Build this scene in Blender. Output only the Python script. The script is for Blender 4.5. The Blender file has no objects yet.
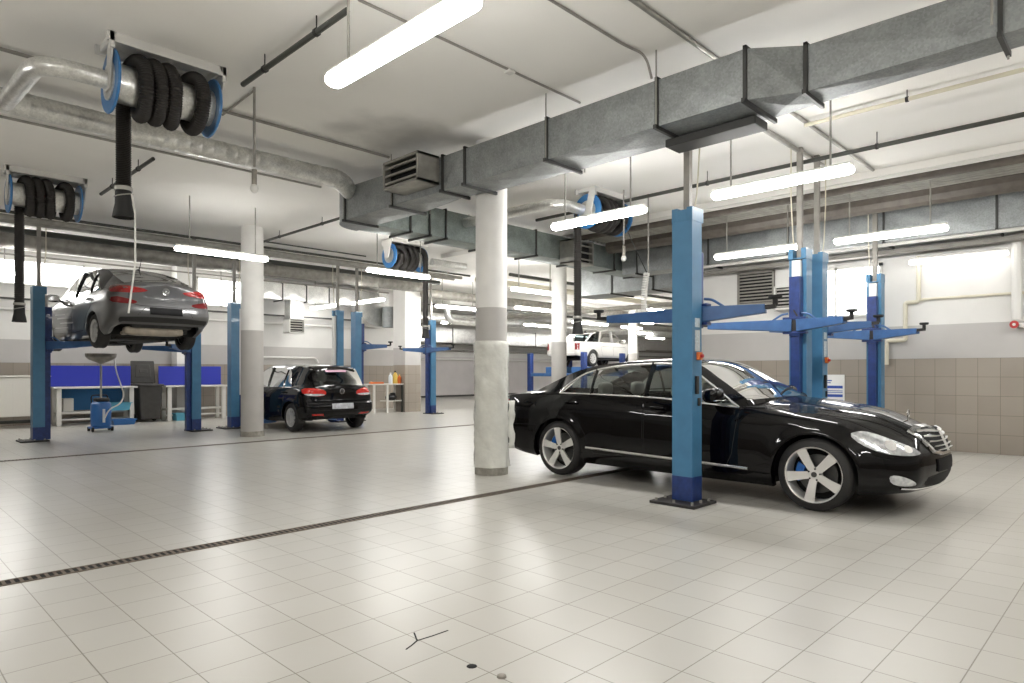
import bpy, bmesh, math, random
import numpy as np
from math import sin, cos, pi, radians, hypot, sqrt
from mathutils import Vector, Matrix
from mathutils.bvhtree import BVHTree
from mathutils.geometry import delaunay_2d_cdt

random.seed(7)
SC = bpy.context.scene
COL = SC.collection

# ------------------------------------------------------------------ materials
def nt(name):
    m = bpy.data.materials.new(name); m.use_nodes = True
    t = m.node_tree; b = t.nodes['Principled BSDF']
    return m, t, b

def N(t, typ, **kw):
    n = t.nodes.new(typ)
    for k, v in kw.items(): setattr(n, k, v)
    return n

def mat(name, col, rough=.5, metal=0., coat=0., noise=0., nscale=8., bump=0., bscale=60., emit=None, estr=0., spec=None, trans=0.):
    m, t, b = nt(name)
    L = t.links
    b.inputs['Base Color'].default_value = (*col, 1)
    b.inputs['Roughness'].default_value = rough
    b.inputs['Metallic'].default_value = metal
    b.inputs['Coat Weight'].default_value = coat
    b.inputs['Coat Roughness'].default_value = .03
    if spec is not None: b.inputs['Specular IOR Level'].default_value = spec
    if trans: b.inputs['Transmission Weight'].default_value = trans
    if emit:
        b.inputs['Emission Color'].default_value = (*emit, 1)
        b.inputs['Emission Strength'].default_value = estr
    if noise or bump:
        tc = N(t, 'ShaderNodeTexCoord')
    if noise:
        n = N(t, 'ShaderNodeTexNoise'); n.inputs['Scale'].default_value = nscale; n.inputs['Detail'].default_value = 5
        L.new(tc.outputs['Object'], n.inputs['Vector'])
        r = N(t, 'ShaderNodeMapRange'); r.inputs['From Min'].default_value = .3; r.inputs['From Max'].default_value = .7
        r.inputs['To Min'].default_value = 1 - noise; r.inputs['To Max'].default_value = 1 + noise
        L.new(n.outputs['Fac'], r.inputs['Value'])
        mx = N(t, 'ShaderNodeVectorMath', operation='SCALE'); mx.inputs[0].default_value = col
        L.new(r.outputs['Result'], mx.inputs['Scale']); L.new(mx.outputs['Vector'], b.inputs['Base Color'])
    if bump:
        n2 = N(t, 'ShaderNodeTexNoise'); n2.inputs['Scale'].default_value = bscale; n2.inputs['Detail'].default_value = 3
        L.new(tc.outputs['Object'], n2.inputs['Vector'])
        bp = N(t, 'ShaderNodeBump'); bp.inputs['Strength'].default_value = bump; bp.inputs['Distance'].default_value = .01
        L.new(n2.outputs['Fac'], bp.inputs['Height']); L.new(bp.outputs['Normal'], b.inputs['Normal'])
    return m

def glass_mat(name, tint, rough=.02, refl=1.45):
    m = bpy.data.materials.new(name); m.use_nodes = True
    t = m.node_tree; t.nodes.clear(); L = t.links
    o = N(t, 'ShaderNodeOutputMaterial'); mx = N(t, 'ShaderNodeMixShader')
    tr = N(t, 'ShaderNodeBsdfTransparent'); tr.inputs['Color'].default_value = (*tint, 1)
    gl = N(t, 'ShaderNodeBsdfGlossy'); gl.inputs['Roughness'].default_value = rough
    fr = N(t, 'ShaderNodeFresnel'); fr.inputs['IOR'].default_value = refl
    L.new(fr.outputs[0], mx.inputs[0]); L.new(tr.outputs[0], mx.inputs[1]); L.new(gl.outputs[0], mx.inputs[2])
    L.new(mx.outputs[0], o.inputs['Surface'])
    return m

def galv(name, base, rough=.42, metal=.85):
    """galvanised sheet steel with crystalline spangle"""
    m, t, b = nt(name); L = t.links
    b.inputs['Metallic'].default_value = metal
    tc = N(t, 'ShaderNodeTexCoord')
    v = N(t, 'ShaderNodeTexVoronoi'); v.inputs['Scale'].default_value = 60
    L.new(tc.outputs['Object'], v.inputs['Vector'])
    n = N(t, 'ShaderNodeTexNoise'); n.inputs['Scale'].default_value = 5.; n.inputs['Detail'].default_value = 6
    L.new(tc.outputs['Object'], n.inputs['Vector'])
    sep = N(t, 'ShaderNodeSeparateColor'); L.new(v.outputs['Color'], sep.inputs[0])
    a = N(t, 'ShaderNodeMath', operation='MULTIPLY_ADD'); a.inputs[1].default_value = .22; a.inputs[2].default_value = .55
    L.new(sep.outputs[0], a.inputs[0])
    a2 = N(t, 'ShaderNodeMath', operation='MULTIPLY_ADD'); a2.inputs[1].default_value = .7
    L.new(n.outputs['Fac'], a2.inputs[0]); L.new(a.outputs[0], a2.inputs[2])
    s = N(t, 'ShaderNodeVectorMath', operation='SCALE'); s.inputs[0].default_value = base
    L.new(a2.outputs[0], s.inputs['Scale']); L.new(s.outputs['Vector'], b.inputs['Base Color'])
    b.inputs['Roughness'].default_value = rough
    return m

M = {}
M['white_metal'] = mat('white_painted_metal', (.72, .71, .68), .45)
M['lamp'] = mat('lamp_diffuser', (.9, .9, .9), .5, emit=(1., .985, .95), estr=17.)
M['lamp_soft'] = mat('lamp_diffuser_dimmed', (.9, .9, .9), .5, emit=(1., .985, .95), estr=8.)  # emission lowered so nearby walls and ceiling do not wash out
M['lamp_wall'] = mat('lamp_diffuser_dim', (.9, .9, .9), .5, emit=(1., .985, .95), estr=1.)
M['pane'] = mat('daylit_frosted_pane', (.9, .9, .9), .3, emit=(1., .99, .97), estr=1.7)
M['galv'] = galv('galvanised_steel', (.31, .325, .325), .56, .75)
M['galv_green'] = galv('greenish_galvanised_steel', (.28, .32, .305), .52, .75)
M['galv_light'] = galv('bright_galvanised_steel', (.74, .74, .72), .30)
M['flange'] = mat('dark_flange_steel', (.06, .06, .058), .5, .5)
M['pipe_dark'] = mat('dark_painted_pipe', (.045, .047, .04), .45)
M['pipe_light'] = mat('zinc_pipe', (.36, .35, .32), .4, .6, noise=.15)
M['pipe_brown'] = mat('brown_painted_pipe', (.11, .095, .08), .5, noise=.2)
M['trim'] = mat('bright_window_trim', (.82, .82, .80), .22, .75)
M['pipe_grey'] = mat('grey_plastic_conduit', (.28, .265, .24), .55, noise=.12)
M['pipe_cream'] = mat('cream_painted_pipe', (.66, .62, .50), .5)
M['pipe_white'] = mat('white_plastic_pipe', (.74, .73, .70), .45)
M['lag'] = mat('pipe_lagging', (.33, .315, .285), .5, .4, noise=.25, nscale=6)
M['lift_blue'] = mat('lift_blue_paint', (.055, .185, .335), .42, coat=.25, noise=.10, nscale=5, bump=.04, bscale=40)
M['lift_navy'] = mat('lift_dark_blue_paint', (.013, .036, .155), .4, coat=.2, noise=.25, nscale=14)
M['lift_mid'] = mat('lift_arm_blue_paint', (.036, .11, .28), .42, coat=.2, noise=.15)
M['plate'] = mat('dark_steel_plate', (.03, .028, .028), .5, .4, noise=.3)
M['rubber'] = mat('black_rubber', (.012, .012, .012), .7)
M['tyre'] = mat('tyre_rubber', (.016, .015, .015), .62, bump=.1, bscale=120)
M['hose'] = mat('black_corrugated_hose', (.016, .013, .011), .55)
M['reel_blue'] = mat('reel_blue_paint', (.04, .19, .46), .35, coat=.2)
M['chrome'] = mat('chrome', (.80, .80, .80), .12, 1.)
M['alloy'] = mat('silver_alloy', (.74, .73, .71), .34, .45)
M['hubcap'] = mat('silver_hubcap_plastic', (.60, .60, .60), .4, .35)
M['disc'] = mat('brake_disc_steel', (.10, .10, .10), .4, .8)
M['caliper'] = mat('blue_brake_caliper', (.015, .12, .42), .4)
M['black_paint'] = mat('black_car_paint', (.0022, .0019, .0024), .3, coat=.68, spec=.02)
M['grey_paint'] = mat('grey_metallic_car_paint', (.115, .115, .118), .3, .55, coat=1.)
M['white_paint'] = mat('white_car_paint', (.56, .55, .53), .3, coat=.6)
M['black_trim'] = mat('black_plastic_trim', (.012, .012, .013), .45)
M['gloss_black'] = mat('gloss_black_trim', (.006, .006, .007), .12, coat=.6)
M['seam'] = mat('panel_gap_black', (.003, .003, .003), .8)
M['under'] = mat('underbody_black', (.025, .024, .023), .7, noise=.4, nscale=9)
M['muffler'] = mat('exhaust_aluminised_steel', (.42, .37, .30), .45, .5, noise=.2)
M['seat'] = mat('car_seat_fabric', (.05, .05, .05), .8)
M['seat_beige'] = mat('car_seat_leather', (.20, .19, .175), .6)
M['glass'] = glass_mat('tinted_car_glass', (.84, .91, .88))
M['glass_clear'] = glass_mat('windscreen_glass', (.62, .68, .66), refl=1.6)
M['glass_dark'] = glass_mat('dark_car_glass', (.12, .14, .14), refl=1.28)
M['red_lamp'] = mat('red_tail_lamp', (.50, .015, .010), .15, coat=1.)
M['red_mid'] = mat('dark_red_tail_lamp', (.27, .008, .008), .15, coat=1.)
M['red_dark'] = mat('deep_red_tail_lamp', (.15, .004, .006), .15, coat=1.)
M['clear_lamp'] = mat('clear_lamp_lens', (.62, .64, .66), .12, .45, coat=1., noise=.35, nscale=22)
M['plate_dark'] = mat('dark_plate_holder', (.010, .010, .011), .6, spec=.15)
M['glass_mid'] = glass_mat('grey_car_glass', (.36, .40, .40))
M['plate_grey'] = mat('grey_number_plate', (.42, .43, .46), .4, noise=.3, nscale=14)
M['bench_top'] = mat('bench_top_laminate', (.62, .60, .56), .5)
M['bench_leg'] = mat('white_bench_frame', (.66, .64, .60), .5)
M['bench_blue'] = mat('royal_blue_panel', (.022, .035, .38), .45)
M['bench_teal'] = mat('teal_blue_panel', (.01, .12, .30), .5)
M['cyan'] = mat('light_blue_plastic', (.12, .42, .58), .4)
M['tub_blue'] = mat('blue_plastic_tub', (.03, .15, .42), .4)
M['bin'] = mat('dark_grey_bin_plastic', (.05, .047, .043), .5, noise=.15)
M['drain_blue'] = mat('oil_drainer_blue_paint', (.02, .13, .40), .35, coat=.3)
M['funnel'] = mat('greasy_funnel_steel', (.24, .22, .19), .5, .3, noise=.25)
M['white_cord'] = mat('white_hose', (.75, .74, .70), .5)
M['radiator'] = mat('white_radiator_enamel', (.72, .70, .65), .4)
M['orange'] = mat('orange_plastic', (.62, .14, .02), .45)
M['yellow'] = mat('yellow_plastic', (.62, .42, .08), .45)
M['bottle_w'] = mat('white_bottle_plastic', (.65, .68, .72), .4)
M['red'] = mat('red_alarm_paint', (.45, .02, .02), .4)
M['paper'] = mat('white_poster_paper', (.80, .80, .79), .6)
M['paper_blue'] = mat('poster_blue_ink', (.03, .09, .42), .6)
M['grate'] = mat('rusty_grate_iron', (.16, .125, .095), .6, .4, noise=.3, nscale=20)
M['black'] = mat('black_void', (.006, .006, .006), .9)
M['film'] = mat('crumpled_wrap_film', (.66, .66, .61), .22, coat=.5, bump=.9, bscale=14, noise=.06)
M['cable'] = mat('black_cable', (.02, .02, .02), .6)
M['concrete'] = mat('bare_concrete', (.30, .285, .25), .8, noise=.3, nscale=12, bump=.3)
M['sticker'] = mat('pale_lift_sticker', (.55, .62, .66), .5, noise=.25, nscale=60)
M['decal_pale'] = mat('pale_side_decal', (.42, .42, .43), .4)
M['pink'] = mat('pink_window_sticker', (.72, .45, .58), .5)

# ------------------------------------------------------------------ mesh collecting
class MB:
    def __init__(s): s.v = []; s.f = []
    def add(s, vs, fs):
        o = len(s.v); s.v += [tuple(p) for p in vs]; s.f += [tuple(i + o for i in f) for f in fs]; return s
    def box(s, x0, x1, y0, y1, z0, z1, rz=0., piv=None):
        vs = [(x, y, z) for z in (z0, z1) for y in (y0, y1) for x in (x0, x1)]
        if rz:
            cx, cy = piv if piv else ((x0 + x1) / 2, (y0 + y1) / 2); c, n = cos(rz), sin(rz)
            vs = [(cx + (x - cx) * c - (y - cy) * n, cy + (x - cx) * n + (y - cy) * c, z) for x, y, z in vs]
        return s.add(vs, [(0, 2, 3, 1), (4, 5, 7, 6), (0, 1, 5, 4), (2, 6, 7, 3), (0, 4, 6, 2), (1, 3, 7, 5)])
    def hexa(s, a, b):     # two quads (4 pts each) joined
        return s.add(list(a) + list(b), [(3, 2, 1, 0), (4, 5, 6, 7)] + [(i, (i + 1) % 4, 4 + (i + 1) % 4, 4 + i) for i in range(4)])
    def beam(s, p0, p1, w, h, w1=None, h1=None):   # tapered bar of rectangular section between two points
        p0 = Vector(p0); p1 = Vector(p1); d = (p1 - p0).normalized()
        u = d.cross(Vector((0, 0, 1)));
        if u.length < 1e-4: u = Vector((1, 0, 0))
        u.normalize(); n = u.cross(d); w1 = w if w1 is None else w1; h1 = h if h1 is None else h1
        q = lambda p, a, b: [p + u * i * a / 2 + n * j * b / 2 for i, j in ((-1, -1), (1, -1), (1, 1), (-1, 1))]
        return s.hexa(q(p0, w, h), q(p1, w1, h1))
    def tube(s, pts, r, seg=10, caps=True, closed=False):
        P = [Vector(p) for p in pts]; n = len(P)
        R = r if hasattr(r, '__len__') else [r] * n
        T = []
        for i in range(n):
            a = P[i - 1] if i or closed else P[i]; b = P[(i + 1) % n] if i < n - 1 or closed else P[i]
            T.append((b - a).normalized())
        u = T[0].orthogonal().normalized(); vs = []; fs = []
        for i in range(n):
            u = (u - T[i] * u.dot(T[i])).normalized(); w = T[i].cross(u)
            for k in range(seg):
                a = 2 * pi * k / seg; vs.append(P[i] + (u * cos(a) + w * sin(a)) * R[i])
        for i in range(n - 1 + (1 if closed else 0)):
            j = (i + 1) % n
            for k in range(seg):
                k2 = (k + 1) % seg; fs.append((i * seg + k, i * seg + k2, j * seg + k2, j * seg + k))
        if caps and not closed:
            fs.append(tuple(range(seg - 1, -1, -1))); fs.append(tuple((n - 1) * seg + k for k in range(seg)))
        return s.add(vs, fs)
    def cyl(s, p0, p1, r, r1=None, seg=16, caps=True): return s.tube([p0, p1], [r, r if r1 is None else r1], seg, caps)
    def lathe(s, prof, o=(0, 0, 0), axis='z', seg=24, a0=0., a1=2 * pi):
        full = abs(a1 - a0 - 2 * pi) < 1e-6; n = seg if full else seg + 1; vs = []; fs = []
        for (r, h) in prof:
            for k in range(n):
                a = a0 + (a1 - a0) * k / seg; c, d = r * cos(a), r * sin(a)
                p = {'z': (c, d, h), 'y': (d, h, c), 'x': (h, c, d)}[axis]
                vs.append((o[0] + p[0], o[1] + p[1], o[2] + p[2]))
        for i in range(len(prof) - 1):
            for k in range(seg):
                k2 = (k + 1) % n if full else k + 1
                fs.append((i * n + k, i * n + k2, (i + 1) * n + k2, (i + 1) * n + k))
        return s.add(vs, fs)
    def prism(s, poly, fn, d0, d1):   # fn(a, b, d) -> xyz
        n = len(poly); vs = [fn(a, b, d0) for a, b in poly] + [fn(a, b, d1) for a, b in poly]
        return s.add(vs, [tuple(range(n - 1, -1, -1)), tuple(range(n, 2 * n))] + [(i, (i + 1) % n, n + (i + 1) % n, n + i) for i in range(n)])
    def build(s, name, m, parent=None, smooth=True, bevel=0., angle=35, loc=None, seg=2):
        me = bpy.data.meshes.new(name); me.from_pydata(s.v, [], s.f)
        bm = bmesh.new(); bm.from_mesh(me); bmesh.ops.recalc_face_normals(bm, faces=bm.faces); bm.to_mesh(me); bm.free()
        me.materials.append(m)
        if smooth:
            me.shade_smooth(); me.set_sharp_from_angle(angle=radians(angle))
        o = bpy.data.objects.new(name, me); COL.objects.link(o)
        if parent is not None: o.parent = parent
        if loc is not None: o.location = loc
        if bevel:
            b = o.modifiers.new('bevel', 'BEVEL'); b.width = bevel; b.segments = seg; b.limit_method = 'ANGLE'; b.angle_limit = radians(40)
        return o

def tag(o, label, cat, group=None, kind=None):
    o['label'] = label; o['category'] = cat
    if group: o['group'] = group
    if kind: o['kind'] = kind
    return o

def thing(name, label, cat, loc=(0, 0, 0), rz=0., group=None):
    o = bpy.data.objects.new(name, None); o.empty_display_size = .1; COL.objects.link(o)
    o.location = loc; o.rotation_euler = (0, 0, rz)
    return tag(o, label, cat, group)

def copy_tree(o, parent=None):
    c = o.copy(); COL.objects.link(c)
    if parent is not None: c.parent = parent
    for ch in list(o.children): copy_tree(ch, c)
    return c

def arc_path(pts, rad, n=6):
    """polyline with rounded corners"""
    P = [Vector(p) for p in pts]; out = [P[0]]
    for i in range(1, len(P) - 1):
        a = (P[i - 1] - P[i]); b = (P[i + 1] - P[i]); r = min(rad, a.length * .49, b.length * .49)
        p0 = P[i] + a.normalized() * r; p1 = P[i] + b.normalized() * r
        for k in range(n + 1):
            t = k / n; out.append(p0 * (1 - t) ** 2 + P[i] * 2 * t * (1 - t) + p1 * t * t)
    out.append(P[-1]); return out

def pchip(keys):
    xs = np.array([k[0] for k in keys], float); ys = np.array([k[1] for k in keys], float)
    o = np.argsort(xs); xs, ys = xs[o], ys[o]; h = np.diff(xs); d = np.diff(ys) / h; n = len(xs)
    m = np.zeros(n)
    if n == 2: m[:] = d[0]
    else:
        for i in range(1, n - 1):
            if d[i - 1] * d[i] > 0:
                w1 = 2 * h[i] + h[i - 1]; w2 = h[i] + 2 * h[i - 1]; m[i] = (w1 + w2) / (w1 / d[i - 1] + w2 / d[i])
        m[0], m[-1] = d[0], d[-1]
    def f(x):
        x = min(max(x, xs[0]), xs[-1]); i = min(max(int(np.searchsorted(xs, x)) - 1, 0), n - 2)
        t = (x - xs[i]) / h[i]
        return float(ys[i] * (1 + 2 * t) * (1 - t) ** 2 + m[i] * h[i] * t * (1 - t) ** 2 + ys[i + 1] * t * t * (3 - 2 * t) + m[i + 1] * h[i] * t * t * (t - 1))
    return f
def sstep(a, b, x):
    t = min(max((x - a) / (b - a), 0.), 1.); return t * t * (3 - 2 * t)
# ------------------------------------------------------------------ cars
class Car:
    """Body surface lofted from longitudinal rails; local +X is the nose, +Y the left side."""
    def __init__(s, sp, root):
        s.sp = sp; s.root = root
        s.f = {k: pchip(sp[k]) for k in ('z0', 'z3', 'z4', 'y4', 'z5', 'y5', 'z6', 'y6', 'z7', 'dx', 'side', 'lf', 'lr')}
        s.make()
    def shrink(s, x):
        sp = s.sp; m = 1.
        for x1, xe, mt, p in ((sp['nose'][0], sp['sf'], *sp['nose'][1:]), (sp['tail'][0], sp['sr'], *sp['tail'][1:])):
            q = (x - x1) / (xe - x1)
            if q > 0: m *= mt + (1 - mt) * (1 - min(q, 1.) ** p) ** (1 / p)
        return m
    def section(s, x, mode):
        """list of (x,y,z) for +Y half from sill to centre. mode: None or axle index when the bottom edge follows the wheel arch"""
        sp, f = s.sp, s.f; W = sp['W'] * s.shrink(x); mm = s.shrink(x)
        z0 = f['z0'](x); z3 = f['z3'](x); zl = z0
        if mode is not None:
            xa = sp['axles'][mode]; R = sp['arch']; zc = sp['zw'] + sp.get('archup', .0)
            zl = max(z0, zc + sqrt(max(R * R - (x - xa) ** 2, 0)))
        NS = 14; pts = []
        for i in range(NS + 1):
            z = zl + (z3 - zl) * i / NS
            fr = (z - z0) / (z3 - z0)
            y = W * f['side'](fr)
            for xa in sp['axles']:
                rho = hypot(x - xa, z - sp['zw']); y += sp['flare'] * math.exp(-((rho - sp['arch'] - .015) / .055) ** 2)
            for (zc0, zc1, amp, wd) in sp.get('creases', []):
                zc = zc0 + (zc1 - zc0) * (x - sp['sr']) / (sp['sf'] - sp['sr']); y += amp * math.exp(-((z - zc) / wd) ** 2) * mm
            pts.append([x, y, z])
        y4 = f['y4'](x) * W; z4 = f['z4'](x); z7 = f['z7'](x)
        crown = lambda y: z7 - (z7 - z4) * min(abs(y) / max(y4, 1e-3), 1.) ** 2.2
        c0, c1 = sp['cab5']; k6 = sp['cab6']
        y5 = f['y5'](x) * mm; y6 = f['y6'](x) * mm
        if x <= c0 or x >= c1: y5 = min(y5, y4 * .97)
        z5 = f['z5'](x) if c0 < x < c1 else crown(y5)
        if x in (c0, c1): y5, z5 = y4 * .999, z4 + .002
        z6 = f['z6'](x) if k6[0] <= x <= k6[1] else crown(y6)
        ex, ey, ez = pts[-1]
        pts.append([x, (ey + y4) / 2 + .004, (ez + z4) / 2 + .003]); pts.append([x, y4, z4])
        for i in range(1, 6):
            t = i / 5; b = sp.get('glassbulge', .012) * sin(pi * t) if c0 < x < c1 else 0
            yy = y4 + (y5 - y4) * t
            zz = z4 + (z5 - z4) * t
            if not (c0 < x < c1): zz = crown(yy)
            pts.append([x, yy + b, zz])
        for i in range(1, 3):
            t = i / 2; yy = y5 + (y6 - y5) * t
            zz = z5 + (z6 - z5) * t + (.006 if i == 1 and c0 < x < c1 else 0)
            if not (k6[0] <= x <= k6[1]): zz = crown(yy)
            pts.append([x, yy, zz])
        for i in range(1, 8):
            t = i / 7; yy = y6 * (1 - t)
            if k6[0] <= x <= k6[1]: zz = z7 - (z7 - z6) * (yy / max(y6, 1e-3)) ** 2
            else: zz = crown(yy)
            pts.append([x, yy, zz])
        dx = f['dx'](x); yref = max(y5, .05)
        wf = sstep(sp['lean_f'], sp['sf'], x); wr = sstep(-sp['lean_r'], -sp['sr'], -x)
        for j, p in enumerate(pts):
            if j > NS + 2: p[0] += dx * max(0., 1 - (p[1] / yref) ** 2)
            p[0] += s.f['lf'](p[2]) * wf + s.f['lr'](p[2]) * wr
        return [tuple(p) for p in pts]
    def make(s):
        sp = s.sp; NS = 14; R = sp['arch']
        st = []           # (x, mode, priority)
        for k, xa in enumerate(sp['axles']):
            for th in np.linspace(0, pi, 27): st.append((xa + R * cos(th), k, 2))
            st += [(xa + R + .003, None, 3), (xa - R - .003, None, 3)]
        brk = [*sp['cab5'], *sp['cab6'], *sp['ws'], *sp['rw'], *sp.get('breaks', [])]
        st += [(float(b), None, 3) for b in brk]
        x = sp['sr']
        for x in np.linspace(sp['sr'], sp['sf'], int((sp['sf'] - sp['sr']) / .05)): st.append((float(x), None, 1))
        for q in (.012, .03, .06, .1): st += [(sp['sr'] + q, None, 1), (sp['sf'] - q, None, 1)]
        for i, (x, m, pr) in enumerate(st):
            for k, xa in enumerate(sp['axles']):
                if abs(x - xa) <= R + 1e-6: st[i] = (x, k, pr)
        st.sort(key=lambda a: (-a[2], a[0])); keep = []
        for a in st:
            tol = .0015 if a[2] >= 2 else .012
            if all(abs(a[0] - b[0]) > tol for b in keep): keep.append(a)
        keep.sort(); s.st = keep; s.xs = [k[0] for k in keep]
        secs = [s.section(x, m) for x, m, _ in keep]
        s.secs = secs; n = len(secs); K = len(secs[0])
        V = []; idx = {}
        for i in range(n):
            for j in range(K):
                x, y, z = secs[i][j]
                idx[i, j, 1] = len(V); V.append((x, y, z))
                if j == K - 1: idx[i, j, -1] = idx[i, j, 1]
                else: idx[i, j, -1] = len(V); V.append((x, -y, z))
        F = {}; allf = []
        def put(tagname, f): F.setdefault(tagname, []).append(f); allf.append(f)
        r4, r5, r6 = NS + 2, NS + 7, NS + 9; s.rails = {3: NS, 4: r4, 5: r5, 6: r6, 7: K - 1}
        c0, c1 = sp['cab5']; ws0, ws1 = sp['ws']; rw0, rw1 = sp['rw']
        cut = sp.get('doorcut', [])
        for i in range(n - 1):
            xm = (keep[i][0] + keep[i + 1][0]) / 2
            for j in range(K - 1):
                for sd in (1, -1):
                    f = (idx[i, j, sd], idx[i + 1, j, sd], idx[i + 1, j + 1, sd], idx[i, j + 1, sd])
                    if sd < 0: f = f[::-1]
                    t = 'body'
                    if r4 <= j < r5 and c0 < xm < c1:
                        q = sum(xm < c for c in cut); t = 'sw%d%s' % (q, 'L' if sd > 0 else 'R')
                    elif j >= r6 and ws0 < xm < ws1: t = 'windshield'
                    elif j >= r6 and rw0 < xm < rw1: t = 'rear_window'
                    elif j >= r4 and xm > max(ws1, c1) and xm < sp.get('hood_end', 9): t = 'hood'
                    elif j >= r4 and xm < min(rw0, c0) and xm > sp.get('trunk_end', -9): t = 'trunk_lid'
                    elif rw1 <= xm <= ws0 and j >= r6: t = 'roof'
                    put(t, f)
        for e, i in ((0, 0), (1, n - 1)):     # nose and tail caps
            NC = 9; prev = None
            for c in range(NC + 1):
                k = 1 - c / NC; col = []
                for j in range(K):
                    x, y, z = secs[i][j]; b = sp['bulge'][e] * (1 - k * k)
                    if c == 0: col.append((idx[i, j, 1], idx[i, j, -1]))
                    elif j == K - 1: col.append((idx[i, j, 1],) * 2)
                    else:
                        a = len(V); V.append((x + b, y * k, z)); V.append((x + b, -y * k, z)); col.append((a, a + 1))
                if prev:
                    for j in range(K - 1):
                        for q in (0, 1):
                            f = [prev[j][q], col[j][q], col[j + 1][q], prev[j + 1][q]]
                            f = [v for t_, v in enumerate(f) if v not in f[:t_]]
                            if (q == 1) ^ (e == 0): f = f[::-1]
                            put('body', tuple(f))
                prev = col
        # bottom return lip
        for i in range(n - 1):
            for sd in (1, -1):
                a, b = idx[i, 0, sd], idx[i + 1, 0, sd]; o = len(V)
                for q in (a, b):
                    x, y, z = V[q]; V.append((x, y - .06 * sd, z + .01))
                f = (a, o, o + 1, b); put('lip', f if sd > 0 else f[::-1])
        s.V = V
        bm = bmesh.new(); bv = [bm.verts.new(v) for v in V]
        for f in allf:
            try: bm.faces.new([bv[q] for q in f])
            except ValueError: pass
        bm.normal_update(); s.VN = [v.normal.copy() for v in bv]; bm.free()
        s.allf = allf; s.bvh = BVHTree.FromPolygons(V, allf); s.F = F
        paint = sp['paint']
        names = {'windshield': ('windshield', sp['glass_f']), 'rear_window': ('rear_window', sp['glass_r']), 'hood': ('hood', paint), 'trunk_lid': (sp.get('deckname', 'trunk_lid'), paint), 'body': ('body', paint), 'roof': ('roof', sp.get('roofmat', paint))}
        F['body'] += F.pop('lip')
        for t, fs in F.items():
            nm, m = names.get(t, ('side_window', sp['glass_s']))
            s.emit(fs, nm, m)
    def emit(s, fs, name, m):
        used = sorted({v for f in fs for v in f}); mp = {v: i for i, v in enumerate(used)}
        me = bpy.data.meshes.new(name); me.from_pydata([s.V[v] for v in used], [], [tuple(mp[v] for v in f) for f in fs])
        me.materials.append(m); me.shade_smooth(); me.set_sharp_from_angle(angle=radians(38))
        o = bpy.data.objects.new(name, me); COL.objects.link(o); o.parent = s.root; return o
    # -- casting a drawn outline on to the body
    def cast(s, h, v, phi):
        if phi == 'T': o = Vector((h, v, 4)); d = Vector((0, 0, -1))
        else:
            c, n = cos(phi), sin(phi); o = Vector((-n * h, c * h, v)) + Vector((c, n, 0)) * 5; d = Vector((-c, -n, 0))
        loc, nor, i, _ = s.bvh.ray_cast(o, d)
        if loc is None: loc, nor, i, _ = s.bvh.find_nearest(o + d * 3.4)
        f = s.allf[i]; w = [1 / ((Vector(s.V[q]) - loc).length + 1e-4) for q in f]; N_ = Vector((0, 0, 0))
        for q, ww in zip(f, w): N_ += s.VN[q] * ww
        N_.normalize()
        if N_.dot(nor) < .8: N_ = nor.copy()
        if N_.dot(d) > 0: N_ = -N_
        return loc, N_
    def decal(s, poly, phi, name, m, off=.004, parent=None, res=.05, smooth=0, skirt=.008, label=None):
        P = [Vector(p) for p in poly]
        for _ in range(smooth):
            Q = []
            for i in range(len(P)):
                a, b = P[i], P[(i + 1) % len(P)]; Q += [a * .75 + b * .25, a * .25 + b * .75]
            P = Q
        B = []
        for i in range(len(P)):
            a, b = P[i], P[(i + 1) % len(P)]; k = max(1, int((b - a).length / res))
            B += [a + (b - a) * t / k for t in range(k)]
        nb = len(B); xs = [p.x for p in B]; ys = [p.y for p in B]; pts = list(B)
        def inside(q):
            c = False
            for i in range(nb):
                a, b = B[i], B[i - 1]
                if (a.y > q.y) != (b.y > q.y) and q.x < (b.x - a.x) * (q.y - a.y) / (b.y - a.y) + a.x: c = not c
            return c
        gx = np.arange(min(xs) + res / 2, max(xs), res); gy = np.arange(min(ys) + res / 2, max(ys), res)
        for a in gx:
            for b in gy:
                q = Vector((float(a), float(b)))
                if inside(q) and min((q - p).length for p in B) > res * .35: pts.append(q)
        r = delaunay_2d_cdt(pts, [], [list(range(nb))], 1, 1e-5)
        vs, nrm = [], []
        for q in r[0]:
            l, n_ = s.cast(q.x, q.y, phi); vs.append(l + n_ * off); nrm.append(n_)
        fs = [tuple(f) for f in r[2]]; nv = len(vs)
        ed = {}
        for f in fs:
            for i in range(3): ed.setdefault(tuple(sorted((f[i], f[(i + 1) % 3]))), []).append((f[i], f[(i + 1) % 3]))
        low = {}
        for e, l in ed.items():
            if len(l) == 1:
                a, b = l[0]
                for q in (a, b):
                    if q not in low: low[q] = len(vs); vs.append(vs[q] - nrm[q] * (off + skirt)); nrm.append(nrm[q])
                fs.append((a, low[a], low[b], b))
        me = bpy.data.meshes.new(name); me.from_pydata(vs, [], fs)
        me.update()
        # outward winding: compare with the body normal
        fl = [p.index for p in me.polygons if len(p.vertices) == 3 and p.normal.dot(nrm[p.vertices[0]]) < 0]
        if len(fl) > len(r[2]) / 2: me.flip_normals()
        me.materials.append(m); me.shade_smooth()
        try: me.normals_split_custom_set_from_vertices([tuple(n_) for n_ in nrm])
        except Exception: pass
        o = bpy.data.objects.new(name, me); COL.objects.link(o); o.parent = parent or s.root
        if label: o['label'] = label
        return o
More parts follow.
